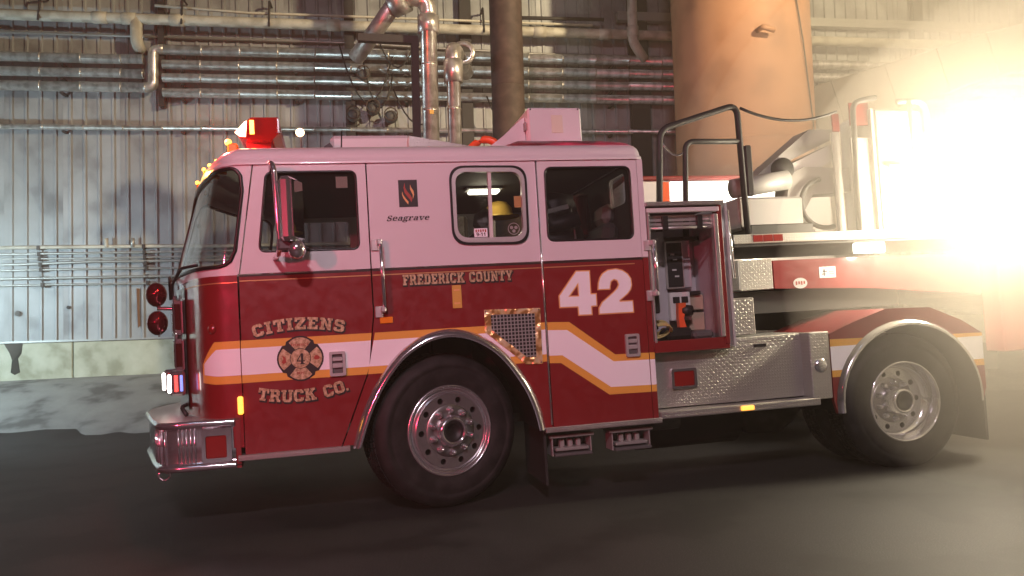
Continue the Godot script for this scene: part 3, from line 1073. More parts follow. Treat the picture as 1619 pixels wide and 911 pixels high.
# slab letters in gold leaf with a black shade; bow > 0 arches the line up, < 0 down
func lettering(text, x0, x1, y, h, bow, parent, z, rise = 0.0, shade = 0.007):
	var total := 0.0
	for ch in text:
		total += ADV[ch]
	var k = (x1 - x0) / total
	var s = begin()
	var d = begin()
	var at := 0.0
	var word := ""
	for ch in text + " ":
		if ch == " ":
			var o = obj("lettering", s, "gold_leaf", parent)
			o.set_meta("label", "gold slab lettering reading " + word)
			obj("letter_shade", d, "black_ink", parent)
			s = begin()
			d = begin()
			word = ""
			at += ADV[ch]
			continue
		word += ch
		var mid = (at + ADV[ch] / 2.0) / total * 2.0 - 1.0
		var turn = Transform2D(-bow * 4.0 * mid / (x1 - x0) + rise / (x1 - x0), Vector2(lerpf(x0, x1, (mid + 1.0) / 2.0), y - bow * mid * mid + rise * mid / 2.0))
		if GLYPH.has(ch):
			for poly in GLYPH[ch]:
				var p := PackedVector2Array()
				for q in poly:
					p.append(turn * Vector2((q[0] - ADV[ch] * 0.46) * k, q[1] * h))
				sheet(s, p, z + 0.003)
				for big in Geometry2D.offset_polygon(p, 0.005):
					var sh := PackedVector2Array()
					for q in big:
						sh.append(q + Vector2(shade * 0.6, -shade))
					sheet(d, sh, z + 0.0015)
		at += ADV[ch]

func text_mesh(text, size, depth, bold, serif, m, parent, t, n = "lettering"):
	var tm := TextMesh.new()
	var f := SystemFont.new()
	f.font_names = PackedStringArray(["Droid Serif" if serif else "Droid Sans"])
	f.font_weight = 700 if bold else 400
	tm.font = f
	tm.text = text
	tm.font_size = 64
	tm.pixel_size = size / 64.0
	tm.depth = depth
	var o := MeshInstance3D.new()
	o.name = n
	o.mesh = tm
	o.material_override = M[m]
	o.transform = t
	parent.add_child(o, true)
	return o

func handle(x, y, parent):
	var s = begin()
	holed(s, rounded(rect(x - 0.052, y - 0.08, x + 0.052, y + 0.08), 0.012, 3), rounded(rect(x - 0.034, y - 0.062, x + 0.034, y + 0.062), 0.008, 2), 0.001, 0.022)
	var o = obj("door_handle", s, "handle_metal", parent)
	part_box("handle_recess", Vector3(x, y, 0.004), Vector3(0.066, 0.122, 0.004), "grey_dark", parent)
	s = begin()
	box(s, Vector3(x, y - 0.012, 0.013), Vector3(0.066, 0.03, 0.02), 0.004)
	box(s, Vector3(x, y + 0.03, 0.016), Vector3(0.064, 0.026, 0.014), 0.005)
	obj("handle_paddle", s, "handle_metal", parent)
	return o

func grab_rail(x0, y0, x1, y1, parent, z = 0.0):
	var s = begin(false)
	tube(s, bend([Vector3(x0 + 0.02, y0, z + 0.06), Vector3(x1 + 0.02, y1, z + 0.06)], 0.01), 0.014, 12)
	var r = obj("grab_rail", s, "chrome", parent)
	for p in [Vector2(x0, y0), Vector2(x1, y1)]:
		s = begin()
		box(s, Vector3(p.x - 0.015, p.y - 0.02, z + 0.008), Vector3(0.05, 0.075, 0.014), 0.004)
		box(s, Vector3(p.x + 0.012, p.y - 0.005, z + 0.04), Vector3(0.036, 0.04, 0.07), 0.008)
		obj("rail_bracket", s, "handle_metal", r)
	return r

func wheel(n, at, turn, dish, parent, tread_w = 0.30):
	var w := Node3D.new()
	w.name = n
	parent.add_child(w, true)
	w.position = at
	w.rotation.y = turn
	var R := 0.527
	var s = begin(false)
	lathe(s, [[0.297, -0.005], [0.315, 0.008], [0.36, 0.018], [0.42, 0.020], [0.435, 0.016], [0.44, 0.020], [0.47, 0.012], [0.500, -0.012], [0.517, -0.032], [R - 0.004, -0.055]], 72)
	lathe(s, [[R - 0.012, -0.05], [R - 0.012, -tread_w + 0.02]], 72)
	lathe(s, [[R - 0.004, -tread_w + 0.02], [0.5, -tread_w - 0.015], [0.44, -tread_w - 0.03], [0.3, -tread_w]], 48)
	obj("tyre", s, "rubber", w)
	# tread ribs cut by sipes
	s = begin()
	var nb := 76
	for k in nb:
		for lane in 4:
			var a = TAU * (k + 0.25 * (lane % 2)) / nb
			var z = -0.055 - (tread_w - 0.08) * (lane + 0.5) / 4.0
			X = Transform3D(Basis(Vector3(0, 0, 1), a), Vector3.ZERO)
			box(s, Vector3(R - 0.010, 0, z), Vector3(0.02, 0.035, (tread_w - 0.08) / 4.0 - 0.012))
	X = Transform3D()
	var tr = obj("tread_blocks", s, "rubber", w)
	tr.set_meta("kind", "stuff")
	# rim: bright flange, disc with round hand holes
	var zf = 0.012 - dish
	s = begin(false)
	lathe(s, [[0.315, -0.01], [0.312, 0.012], [0.302, 0.018], [0.294, 0.012], [0.288, -0.004], [0.276, -0.02 if dish < 0.05 else -0.06], [0.268, zf - 0.012], [0.252, zf]], 64)
	obj("rim", s, "chrome" if dish > 0.05 else "polished", w)
	s = begin()
	for k in 10:
		var a0 = TAU * k / 10.0
		var sec := []
		for q in 7:
			var a = a0 + TAU / 10.0 * (q / 6.0 - 0.5)
			sec.append(Vector2(cos(a), sin(a)) * 0.252)
		for q in 7:
			var a = a0 + TAU / 10.0 * (0.5 - q / 6.0)
			sec.append(Vector2(cos(a), sin(a)) * 0.178)
		var c = Vector2(cos(a0), sin(a0)) * 0.214
		holed(s, sec, circle(c, 0.021, 14), zf - 0.02, zf)
	obj("disc_rim", s, "polished", w)
	s = begin(false)
	lathe(s, [[0.178, zf], [0.17, zf + 0.006], [0.115, zf + 0.008], [0.108, zf + 0.004]], 48)
	obj("disc_centre", s, "stainless", w)  # polished like the rim; darker metal stands in for its dark reflections
	s = begin(false)
	lathe(s, [[0.25, zf - 0.05], [0.1, zf - 0.05]], 32)
	obj("brake_drum", s, "black", w)
	s = begin(false)
	var hz = zf + (0.055 if dish < 0.05 else 0.13)
	lathe(s, [[0.112, zf + 0.004], [0.110, zf + 0.02], [0.098, hz], [0.088, hz + 0.008], [0.076, hz + 0.008], [0.073, hz - 0.004]], 36)
	var hub = obj("hub", s, "chrome", w)
	s = begin(false)
	lathe(s, [[0.074, hz - 0.003], [0.056, hz + 0.004], [0.05, hz - 0.006], [0.0, hz - 0.006]], 28)
	obj("hub_cap", s, "black", hub)
	s = begin(false)
	lathe(s, [[0.0, 0.052], [0.010, 0.048], [0.019, 0.032], [0.020, 0.012], [0.026, 0.006], [0.026, 0.0]], 12)
	var nut = mesh_of(s)
	for k in 10:
		var a = TAU * (k + 0.5) / 10.0
		shared("lug_nut", nut, "chrome", w, Transform3D(Basis(), Vector3(cos(a) * 0.143, sin(a) * 0.143, zf + 0.008)))
	return w

func stripe(polys, parent, m, z = 0.0015):
	var o
	for p in polys:
		var s = begin()
		sheet(s, p, z)
		o = obj("stripe", s, m, parent)
	return o

func fire_truck():
	T = thing("fire_truck", "red and white fire truck tractor numbered 42 with chrome wheels", "fire truck", Vector3.ZERO, Vector3(0, 0, SLOPE))
	cab_front()
	cab_side()
	cab_far_side()
	cab_roof()
	front_gear()
	chassis()
	compartment()
	rear_fender()

func cab_front():
	var s = begin(false)
	front_patch(s, 0.0, 14.0, 0.60, 1.695, 0.0, 60, 8)
	var f = obj("front_skin", s, "red_paint", T)
	# stripe wrapped round the corner, pointed forward
	for q in [["yellow_vinyl", 0.003, 1.005, 1.275, 2.55], ["white_vinyl", 0.006, 1.056, 1.226, 2.3]]:
		s = begin(false)
		var rows := [[], []]
		for k in 25:
			var i = q[4] * k / 24.0
			var tip = q[4] * 0.55
			var drop = clampf((i - tip) / (q[4] - tip), 0.0, 1.0)
			rows[0].append(front(i, q[2] + 0.012 * drop, q[1]))
			rows[1].append(front(i, q[3] - (q[3] - q[2]) * 0.52 * drop, q[1]))
		grid(s, rows)
		obj("stripe", s, q[0], f)
	s = begin(false)
	front_patch(s, 0.0, 14.0, 1.645, 1.652, 0.002, 40, 1)
	obj("pinstripe", s, "pinstripe", f)
	# bare metal panel across the nose
	s = begin(false)
	front_patch(s, 4.5, 9.5, 0.82, 1.66, 0.012, 24, 4)
	obj("nose_panel", s, "stainless", T)
	# white windscreen surround with openings
	s = begin(false)
	var lowr := [[], []]
	var uppr := [[], []]
	var gl := []
	for side in 2:
		var i0 = 0.12 if side == 0 else 7.16
		var i1 = 6.84 if side == 0 else 13.88
		var g := [[], [], [], [], [], [], []]
		var rim0 := []
		var rim1 := []
		for k in 33:
			var u = k / 32.0
			var i = lerpf(i0, i1, u)
			var e = minf(u, 1.0 - u) * 8.0
			var cut = 0.0 if e >= 1.0 else 1.0 - sqrt(1.0 - (1.0 - e) * (1.0 - e))
			var y0 = 1.752 + cut * 0.10
			var y1 = 2.385 - cut * 0.15
			for r in 7:
				g[r].append(front(i, lerpf(y0, y1, r / 6.0), -0.012))
			rim0.append(front(i, y0, 0.003))
			rim1.append(front(i, y1, 0.003))
			lowr[0].append(front(i, 1.695)); lowr[1].append(front(i, y0))
			uppr[0].append(front(i, y1)); uppr[1].append(front(i, 2.43))
		rim1.reverse()
		gl.append([g, rim0 + rim1])
	grid(s, lowr)
	grid(s, uppr)
	front_patch(s, 0.0, 0.12, 1.695, 2.43, 0.0, 2, 6)
	front_patch(s, 6.84, 7.16, 1.695, 2.43, 0.0, 4, 6)
	front_patch(s, 13.88, 14.0, 1.695, 2.43, 0.0, 2, 6)
	obj("windscreen_surround", s, "white_paint", T)
	for g in gl:
		s = begin(false)
		grid(s, g[0])
		var p = obj("windscreen", s, "glass", T)
		s = begin(false)
		tube(s, g[1], 0.013, 8, true)
		obj("gasket", s, "gasket", p)
	s = begin()
	prism(s, [[-0.6, 1.7], [-0.588, 1.7], [-0.478, 2.41], [-0.5, 2.42], [-0.523, 2.36], [-0.61, 1.75]], -0.03, 0.0)
	obj("front_pillar", s, "white_paint", T)

func cab_side():
	# front door
	var s = begin()
	prism(s, [[-0.588, 1.694], [0.243, 1.694], [0.245, 1.40], [0.20, 1.04], [0.0, 0.553], [-0.596, 0.553]], -0.03, 0.0)
	var door = obj("front_door", s, "red_paint", T)
	var win1 = rounded([[-0.457, 1.84], [0.177, 1.835], [0.177, 2.352], [-0.394, 2.355]], 0.045)
	s = begin()
	holed(s, [[-0.580, 1.70], [0.243, 1.70], [0.243, 2.404], [-0.470, 2.404]], win1, -0.03, 0.0)
	obj("upper_panel", s, "white_paint", door)
	s = begin()
	prism(s, win1, -0.022, -0.018)
	obj("window_glass", s, "glass", door)
	s = begin(false)
	tube(s, arr3(win1, -0.004), 0.009, 6, true)
	obj("window_gasket", s, "gasket", door)
	stripe([[[-0.596, 1.225], [0.222, 1.225], [0.228, 1.275], [-0.595, 1.275]], [[-0.596, 1.005], [0.186, 1.005], [0.203, 1.055], [-0.596, 1.055]]], door, "yellow_vinyl")
	stripe([[[-0.596, 1.055], [0.203, 1.055], [0.222, 1.225], [-0.596, 1.225]]], door, "white_vinyl")
	stripe([rect(-0.586, 1.652, 0.241, 1.659)], door, "pinstripe").name = "pinstripe"
	stripe([rect(-0.586, 1.682, 0.241, 1.693)], door, "black_ink").name = "belt_line"
	handle(0.0, 1.088, door)
	lettering("CITIZENS", -0.515, 0.055, 1.325, 0.078, 0.038, door, 0.002)
	lettering("TRUCK CO.", -0.515, 0.075, 0.862, 0.078, -0.042, door, 0.002, 0.02)
	emblem(door)
	# panel between the doors, with sliding window, over the wheel arch
	var low := [[0.252, 1.694], [1.418, 1.694], [1.424, 0.553], [1.376, 0.553]]
	for k in range(ARCH_OUT.size() - 1, -1, -1):
		if ARCH_OUT[k][1] > 0.56:
			low.append(ARCH_OUT[k])
	low.append([0.078, 0.553]); low.append([0.009, 0.553]); low.append([0.208, 1.04]); low.append([0.253, 1.40])
	s = begin()
	prism(s, low, -0.03, 0.0)
	var mid = obj("side_panel", s, "red_paint", T)
	var outer = rounded([[0.80, 1.835], [1.338, 1.823], [1.344, 2.372], [0.80, 2.378]], 0.11, 8)
	var glass = rounded([[0.838, 1.881], [1.297, 1.876], [1.305, 2.328], [0.842, 2.334]], 0.085, 8)
	s = begin()
	holed(s, [[0.252, 1.70], [1.416, 1.70], [1.412, 2.404], [0.252, 2.404]], outer, -0.03, 0.0)
	obj("upper_panel", s, "white_paint", mid)
	s = begin()
	holed(s, outer, rounded([[0.815, 1.85], [1.322, 1.838], [1.328, 2.357], [0.815, 2.363]], 0.105, 8), -0.03, 0.012)
	var fr = obj("window_frame", s, "gasket", mid)
	s = begin()
	holed(s, rounded([[0.816, 1.851], [1.321, 1.839], [1.327, 2.356], [0.816, 2.362]], 0.104, 8), glass, -0.028, 0.016)
	obj("frame_trim", s, "handle_metal", mid)
	s = begin()
	prism(s, [[1.06, 1.878], [1.084, 1.877], [1.093, 2.332], [1.070, 2.333]], -0.02, 0.006)
	obj("mullion", s, "white_trim", mid)
	s = begin()
	prism(s, glass, -0.016, -0.012)
	obj("window_glass", s, "glass_clear", mid)
	s = begin()
	prism(s, rect(0.955, 1.886, 1.048, 1.945), -0.011, -0.009)
	obj("sticker", s, "white_vinyl", mid)
	text_mesh("9-11", 0.034, 0.001, true, false, "black_ink", mid, Transform3D(Basis(), Vector3(1.003, 1.903, -0.0075)))
	s = begin()
	for k in 5:
		prism(s, rect(0.965 + k * 0.016, 1.918 + 0.004 * (k % 2), 0.975 + k * 0.016, 1.937), -0.0085, -0.0075)
	obj("sticker_print", s, "red_print", mid)
	s = begin()
	holed(s, circle(Vector2(1.235, 1.935), 0.042, 24), circle(Vector2(1.235, 1.935), 0.037, 24), -0.011, -0.009)
	for a in [0.5, 2.6, 4.7]:
		prism(s, circle(Vector2(1.235 + cos(a) * 0.018, 1.935 + sin(a) * 0.016), 0.012, 10), -0.011, -0.009)
	obj("round_sticker", s, "grey_paint", mid)
	# stripe pieces before and behind the arch
	var arch = V2(ARCH_OUT)
	for q in [["yellow_vinyl", 1.225, 1.275], ["white_vinyl", 1.055, 1.225], ["yellow_vinyl", 1.005, 1.055]]:
		var out := []
		for p in cutout([[0.19 + (q[1] - 1.0) * 0.22, q[1]], [1.418, q[1]], [1.418, q[2]], [0.19 + (q[2] - 1.0) * 0.22, q[2]]], arch):
			if area2(p) > 0.0005 or area2(p) < -0.0005:
				out.append(p)
		stripe(out, mid, q[0])
	stripe([rect(0.255, 1.652, 1.415, 1.659)], mid, "pinstripe").name = "pinstripe"
	stripe([rect(0.255, 1.682, 1.415, 1.693)], mid, "black_ink").name = "belt_line"
	lettering("FREDERICK COUNTY", 0.45, 1.205, 1.578, 0.07, 0.0, mid, 0.002, 0.0, 0.006)
	part_box("yellow_tag", Vector3(0.81, 1.485, 0.003), Vector3(0.062, 0.155, 0.004), "tag_yellow", mid)
	for y in [1.53, 1.44]:
		part_box("tag_print", Vector3(0.81, y, 0.0056), Vector3(0.04, 0.012, 0.001), "pale_print", mid)
	part_box("side_reflector", Vector3(0.33, 1.353, 0.005), Vector3(0.085, 0.042, 0.01), "amber_reflector", mid, 0.003)
	grab_rail(0.295, 1.874, 0.30, 1.43, mid)
	# flame badge and script
	s = begin()
	sheet(s, rect(0.455, 2.104, 0.581, 2.287), 0.0025)
	var badge = obj("flame_badge", s, "black_ink", mid)
	for fl in [["red_print", [[0.498, 2.268], [0.500, 2.235], [0.512, 2.21], [0.532, 2.185], [0.545, 2.16], [0.538, 2.135], [0.528, 2.155], [0.512, 2.175], [0.495, 2.20], [0.489, 2.235]]], ["pale_print", [[0.534, 2.255], [0.541, 2.235], [0.556, 2.21], [0.558, 2.185], [0.548, 2.155], [0.549, 2.185], [0.540, 2.205], [0.532, 2.225]]], ["pale_print", [[0.479, 2.21], [0.485, 2.185], [0.502, 2.16], [0.518, 2.14], [0.516, 2.12], [0.500, 2.14], [0.484, 2.165], [0.477, 2.19]]]]:
		s = begin()
		sheet(s, fl[1], 0.0045)
		obj("flame_print", s, fl[0], mid)
	text_mesh("Seagrave", 0.062, 0.002, true, true, "black_ink", mid, Transform3D(Basis(Vector3(1, 0, 0), Vector3(0.28, 0.8, 0), Vector3(0, 0, 1)), Vector3(0.512, 2.03, 0.003)))
	vent(mid)
	# rear crew door
	s = begin()
	prism(s, [[1.428, 1.694], [2.163, 1.694], [2.163, 0.553], [1.432, 0.553]], -0.03, 0.0)
	var rd = obj("crew_door", s, "red_paint", T)
	var win3 = rounded([[1.474, 1.84], [2.106, 1.837], [2.108, 2.352], [1.478, 2.354]], 0.05)
	s = begin()
	holed(s, [[1.424, 1.70], [2.160, 1.70], [2.160, 2.404], [1.420, 2.404]], win3, -0.03, 0.0)
	obj("upper_panel", s, "white_paint", rd)
	s = begin()
	prism(s, win3, -0.022, -0.018)
	obj("window_glass", s, "glass", rd)
	s = begin(false)
	tube(s, arr3(win3, -0.004), 0.009, 6, true)
	obj("window_gasket", s, "gasket", rd)
	s = begin(false)
	tube(s, [Vector3(1.418, 0.57, 0.004), Vector3(1.414, 2.40, 0.004)], 0.007, 6)
	obj("hinge_strip", s, "chrome", rd)
	stripe([[[1.43, 1.275], [1.588, 1.268], [1.91, 1.021], [2.162, 1.016], [2.162, 0.968], [1.896, 0.973], [1.569, 1.213], [1.43, 1.22]], [[1.43, 1.043], [1.524, 1.040], [1.864, 0.795], [2.162, 0.788], [2.162, 0.739], [1.85, 0.743], [1.511, 0.987], [1.43, 0.992]]], rd, "yellow_vinyl")
	stripe([[[1.43, 1.22], [1.569, 1.213], [1.896, 0.973], [2.162, 0.968], [2.162, 0.788], [1.864, 0.795], [1.524, 1.040], [1.43, 1.043]]], rd, "white_vinyl")
	stripe([rect(1.43, 1.652, 2.10, 1.659)], rd, "pinstripe").name = "pinstripe"
	stripe([rect(1.43, 1.682, 2.162, 1.693)], rd, "black_ink").name = "belt_line"
	handle(2.04, 1.077, rd)
	var four = [[1.658, 1.625], [1.764, 1.623], [1.763, 1.460], [1.803, 1.460], [1.802, 1.365], [1.762, 1.364], [1.763, 1.305], [1.656, 1.306], [1.655, 1.365], [1.522, 1.367], [1.522, 1.455]]
	var two = [[1.808, 1.478], [1.814, 1.53], [1.828, 1.568], [1.85, 1.598], [1.892, 1.622], [1.955, 1.629], [2.005, 1.616], [2.045, 1.588], [2.068, 1.550], [2.071, 1.502], [2.060, 1.470], [2.035, 1.440], [1.976, 1.397], [2.071, 1.397], [2.073, 1.305], [1.806, 1.306], [1.808, 1.354], [1.835, 1.396], [1.923, 1.462], [1.952, 1.488], [1.964, 1.512], [1.955, 1.537], [1.936, 1.544], [1.917, 1.532], [1.910, 1.505], [1.907, 1.477]]
	s = begin()
	for p in notched(four, [[1.664, 1.516], [1.664, 1.450], [1.610, 1.451]], 1.64):
		sheet(s, p, 0.002)
	sheet(s, two, 0.002)
	obj("numeral_outline", s, "pale_print", rd)
	s = begin()
	for p in notched(Geometry2D.offset_polygon(V2(four), -0.0085)[0], [[1.672, 1.540], [1.672, 1.442], [1.592, 1.443]], 1.64):
		sheet(s, p, 0.004)
	sheet(s, Geometry2D.offset_polygon(V2(two), -0.0085)[0], 0.004)
	var num = obj("numeral", s, "white_vinyl", rd)
	num.set_meta("label", "white number 42 outlined in orange")
	# rear corner post
	s = begin()
	box(s, Vector3(2.187, 1.12, -0.015), Vector3(0.04, 1.15, 0.03))
	var post = obj("corner_post", s, "red_paint", T)
	stripe([rect(2.168, 0.739, 2.206, 0.788), rect(2.168, 0.968, 2.206, 1.016)], post, "yellow_vinyl")
	stripe([rect(2.168, 0.788, 2.206, 0.968)], post, "white_vinyl")
	s = begin()
	box(s, Vector3(2.185, 2.052, -0.015), Vector3(0.044, 0.704, 0.03))
	obj("upper_post", s, "white_paint", T)
	grab_rail(2.215, 1.80, 2.213, 1.44, T)
	# tread plate sill strips
	for q in [[-0.64, 0.055], [1.372, 2.225]]:
		part_box("sill_strip", Vector3((q[0] + q[1]) / 2.0, 0.534, -0.03), Vector3(q[1] - q[0], 0.036, 0.10), "tread_plate", T, 0.004)
	# chrome arch trim
	s = begin(false)
	var a_in := []
	var c := Vector2(0.72, 0.56)
	for p in ARCH_OUT:
		var v = Vector2(p[0], p[1])
		a_in.append(v + (c - v).normalized() * 0.055)
	for q in [[0.0, 0.0], [1.0, 0.0]]:
		pass
	var rows := []
	for k in 7:
		var r := []
		var u = k / 6.0
		for i in ARCH_OUT.size():
			var v = Vector2(ARCH_OUT[i][0], ARCH_OUT[i][1]).lerp(a_in[i], u)
			r.append(Vector3(v.x, v.y, 0.002 + 0.036 * sin(PI * minf(u * 0.62, 1.0))))
		rows.append(r)
	grid(s, rows)
	var trim = obj("arch_trim", s, "chrome", T)
	s = begin(false)
	rows = [[], []]
	for i in a_in.size():
		rows[0].append(Vector3(a_in[i].x, a_in[i].y, 0.035))
		var v = a_in[i] + (c - a_in[i]).normalized() * -0.02
		rows[1].append(Vector3(v.x, v.y, -0.62))
	grid(s, rows)
	obj("wheel_well", s, "black", T)
	s = begin()
	box(s, Vector3(0.72, 0.95, -0.63), Vector3(1.3, 0.7, 0.02))
	obj("well_back", s, "black", T)

func emblem(door):
	var c := Vector2(-0.232, 1.138)
	var out := []
	for lobe in 4:
		for k in 9:
			var a = lobe * PI / 2.0 + (k / 8.0 - 0.5) * 1.30
			var u = absf(k / 8.0 - 0.5) * 2.0
			var r = 0.147 - 0.012 * u * u + (0.006 if u > 0.9 else 0.0)
			out.append(c + Vector2(cos(a), sin(a)) * r)
		var a2 = lobe * PI / 2.0 + PI / 4.0
		out.append(c + Vector2(cos(a2), sin(a2)) * 0.128)
	var s = begin()
	sheet(s, out, 0.003)
	var e = obj("emblem_backing", s, "black_ink", door)
	s = begin()
	for lobe in 4:
		var p := []
		for k in 9:
			var a = lobe * PI / 2.0 + (k / 8.0 - 0.5) * 1.16
			var u = absf(k / 8.0 - 0.5) * 2.0
			p.append(c + Vector2(cos(a), sin(a)) * (0.136 - 0.010 * u * u))
		for k in 7:
			var a = lobe * PI / 2.0 - (k / 6.0 - 0.5) * 0.95
			p.append(c + Vector2(cos(a), sin(a)) * 0.066)
		sheet(s, p, 0.005)
	sheet(s, circle(c, 0.062, 28), 0.006)
	var g = obj("fire_emblem", s, "gold_leaf", door)
	g.set_meta("label", "gold four-armed fire company emblem with number 4")
	text_mesh("4", 0.098, 0.002, true, true, "black_ink", door, Transform3D(Basis(), c3(c + Vector2(0.002, -0.004), 0.008)))
	text_mesh("FREDERICK", 0.021, 0.001, true, false, "red_print", door, Transform3D(Basis(), c3(c + Vector2(0, 0.088), 0.007)))
	text_mesh("DEPT.", 0.021, 0.001, true, false, "red_print", door, Transform3D(Basis(), c3(c + Vector2(0, -0.094), 0.007)))
	s = begin()
	sheet(s, [[-0.150, 1.135], [-0.135, 1.155], [-0.120, 1.150], [-0.108, 1.138], [-0.118, 1.126], [-0.138, 1.124]], 0.007)
	sheet(s, [[-0.352, 1.12], [-0.338, 1.14], [-0.345, 1.165], [-0.325, 1.15], [-0.320, 1.118], [-0.338, 1.108]], 0.007)
	obj("emblem_print", s, "red_print", door)

func c3(p, z):
	return Vector3(p.x, p.y, z)

func vent(mid):
	var s = begin()
	holed(s, [[0.990, 1.385], [1.384, 1.377], [1.378, 0.993], [1.262, 0.997], [0.990, 1.232]], [[1.034, 1.349], [1.343, 1.342], [1.337, 1.044], [1.272, 1.044], [1.034, 1.245]], 0.001, 0.009)
	var v = obj("air_vent", s, "gold_swirl", mid)
	s = begin()
	sheet(s, [[1.030, 1.352], [1.346, 1.345], [1.340, 1.040], [1.268, 1.040], [1.030, 1.24]], 0.0028)
	obj("vent_backing", s, "black", mid)
	s = begin()
	var lim = V2([[1.034, 1.349], [1.343, 1.342], [1.337, 1.044], [1.272, 1.044], [1.034, 1.245]])
	for k in 13:
		var x = 1.046 + k * 0.0245
		for p in Geometry2D.intersect_polygons(V2(rect(x, 1.0, x + 0.007, 1.4)), lim):
			prism(s, p, 0.0055, 0.0085)
	for k in 13:
		var y = 1.05 + k * 0.0245
		for p in Geometry2D.intersect_polygons(V2(rect(1.0, y, 1.4, y + 0.007)), lim):
			prism(s, p, 0.003, 0.0055)
	obj("vent_mesh", s, "rail_alu", mid)
	for q in [[1.0, 1.375], [1.374, 1.366], [1.368, 1.005]]:
		var b = begin(false)
		X = Transform3D(Basis(), Vector3(q[0], q[1], 0.009))
		lathe(b, [[0.0, 0.004], [0.004, 0.003], [0.006, 0.0]], 8)
		X = Transform3D()
		obj("vent_screw", b, "chrome", mid)

func cab_far_side():
	for q in [[[[-0.58, 1.70], [0.245, 1.70], [0.245, 2.41], [-0.47, 2.41]], [[-0.457, 1.84], [0.177, 1.84], [0.177, 2.352], [-0.394, 2.352]]], [[[0.245, 1.70], [1.42, 1.70], [1.42, 2.41], [0.245, 2.41]], [[0.80, 1.83], [1.34, 1.83], [1.34, 2.37], [0.80, 2.37]]], [[[1.42, 1.70], [2.206, 1.70], [2.206, 2.41], [1.42, 2.41]], [[1.474, 1.84], [2.106, 1.84], [2.106, 2.352], [1.478, 2.352]]]]:
		var s = begin()
		holed(s, q[0], rounded(q[1], 0.05), -2.5, -2.47)
		var p = obj("far_side_panel", s, "white_paint", T)
		s = begin()
		prism(s, rounded(q[1], 0.05), -2.49, -2.486)
		obj("window_glass", s, "glass", p)
	part_box("far_side_skirt", Vector3(0.83, 1.40, -2.485), Vector3(2.75, 0.60, 0.03), "red_paint", T)
	part_box("far_door_foot", Vector3(1.8, 0.83, -2.485), Vector3(0.8, 0.55, 0.03), "red_paint", T)
	part_box("far_step_panel", Vector3(-0.3, 0.83, -2.485), Vector3(0.6, 0.55, 0.03), "red_paint", T)
	# rear wall of the cab with its window
	var s = begin()
	X = Transform3D(Basis(Vector3(0, 0, -1), Vector3(0, 1, 0), Vector3(1, 0, 0)), Vector3.ZERO)
	holed(s, rect(0.032, 0.56, 2.468, 2.42), rounded(rect(0.25, 2.13, 0.62, 2.36), 0.05), 2.172, 2.202)
	var rw = obj("cab_rear_wall", s, "white_paint", T)
	s = begin()
	holed(s, rect(0.034, 0.57, 2.466, 2.41), rounded(rect(0.25, 2.13, 0.62, 2.36), 0.05), 2.160, 2.170)
	obj("wall_lining", s, "dark_in", rw)
	s = begin()
	prism(s, rounded(rect(0.24, 2.12, 0.63, 2.37), 0.05), 2.178, 2.182)
	X = Transform3D()
	obj("rear_window", s, "glass_clear", rw)

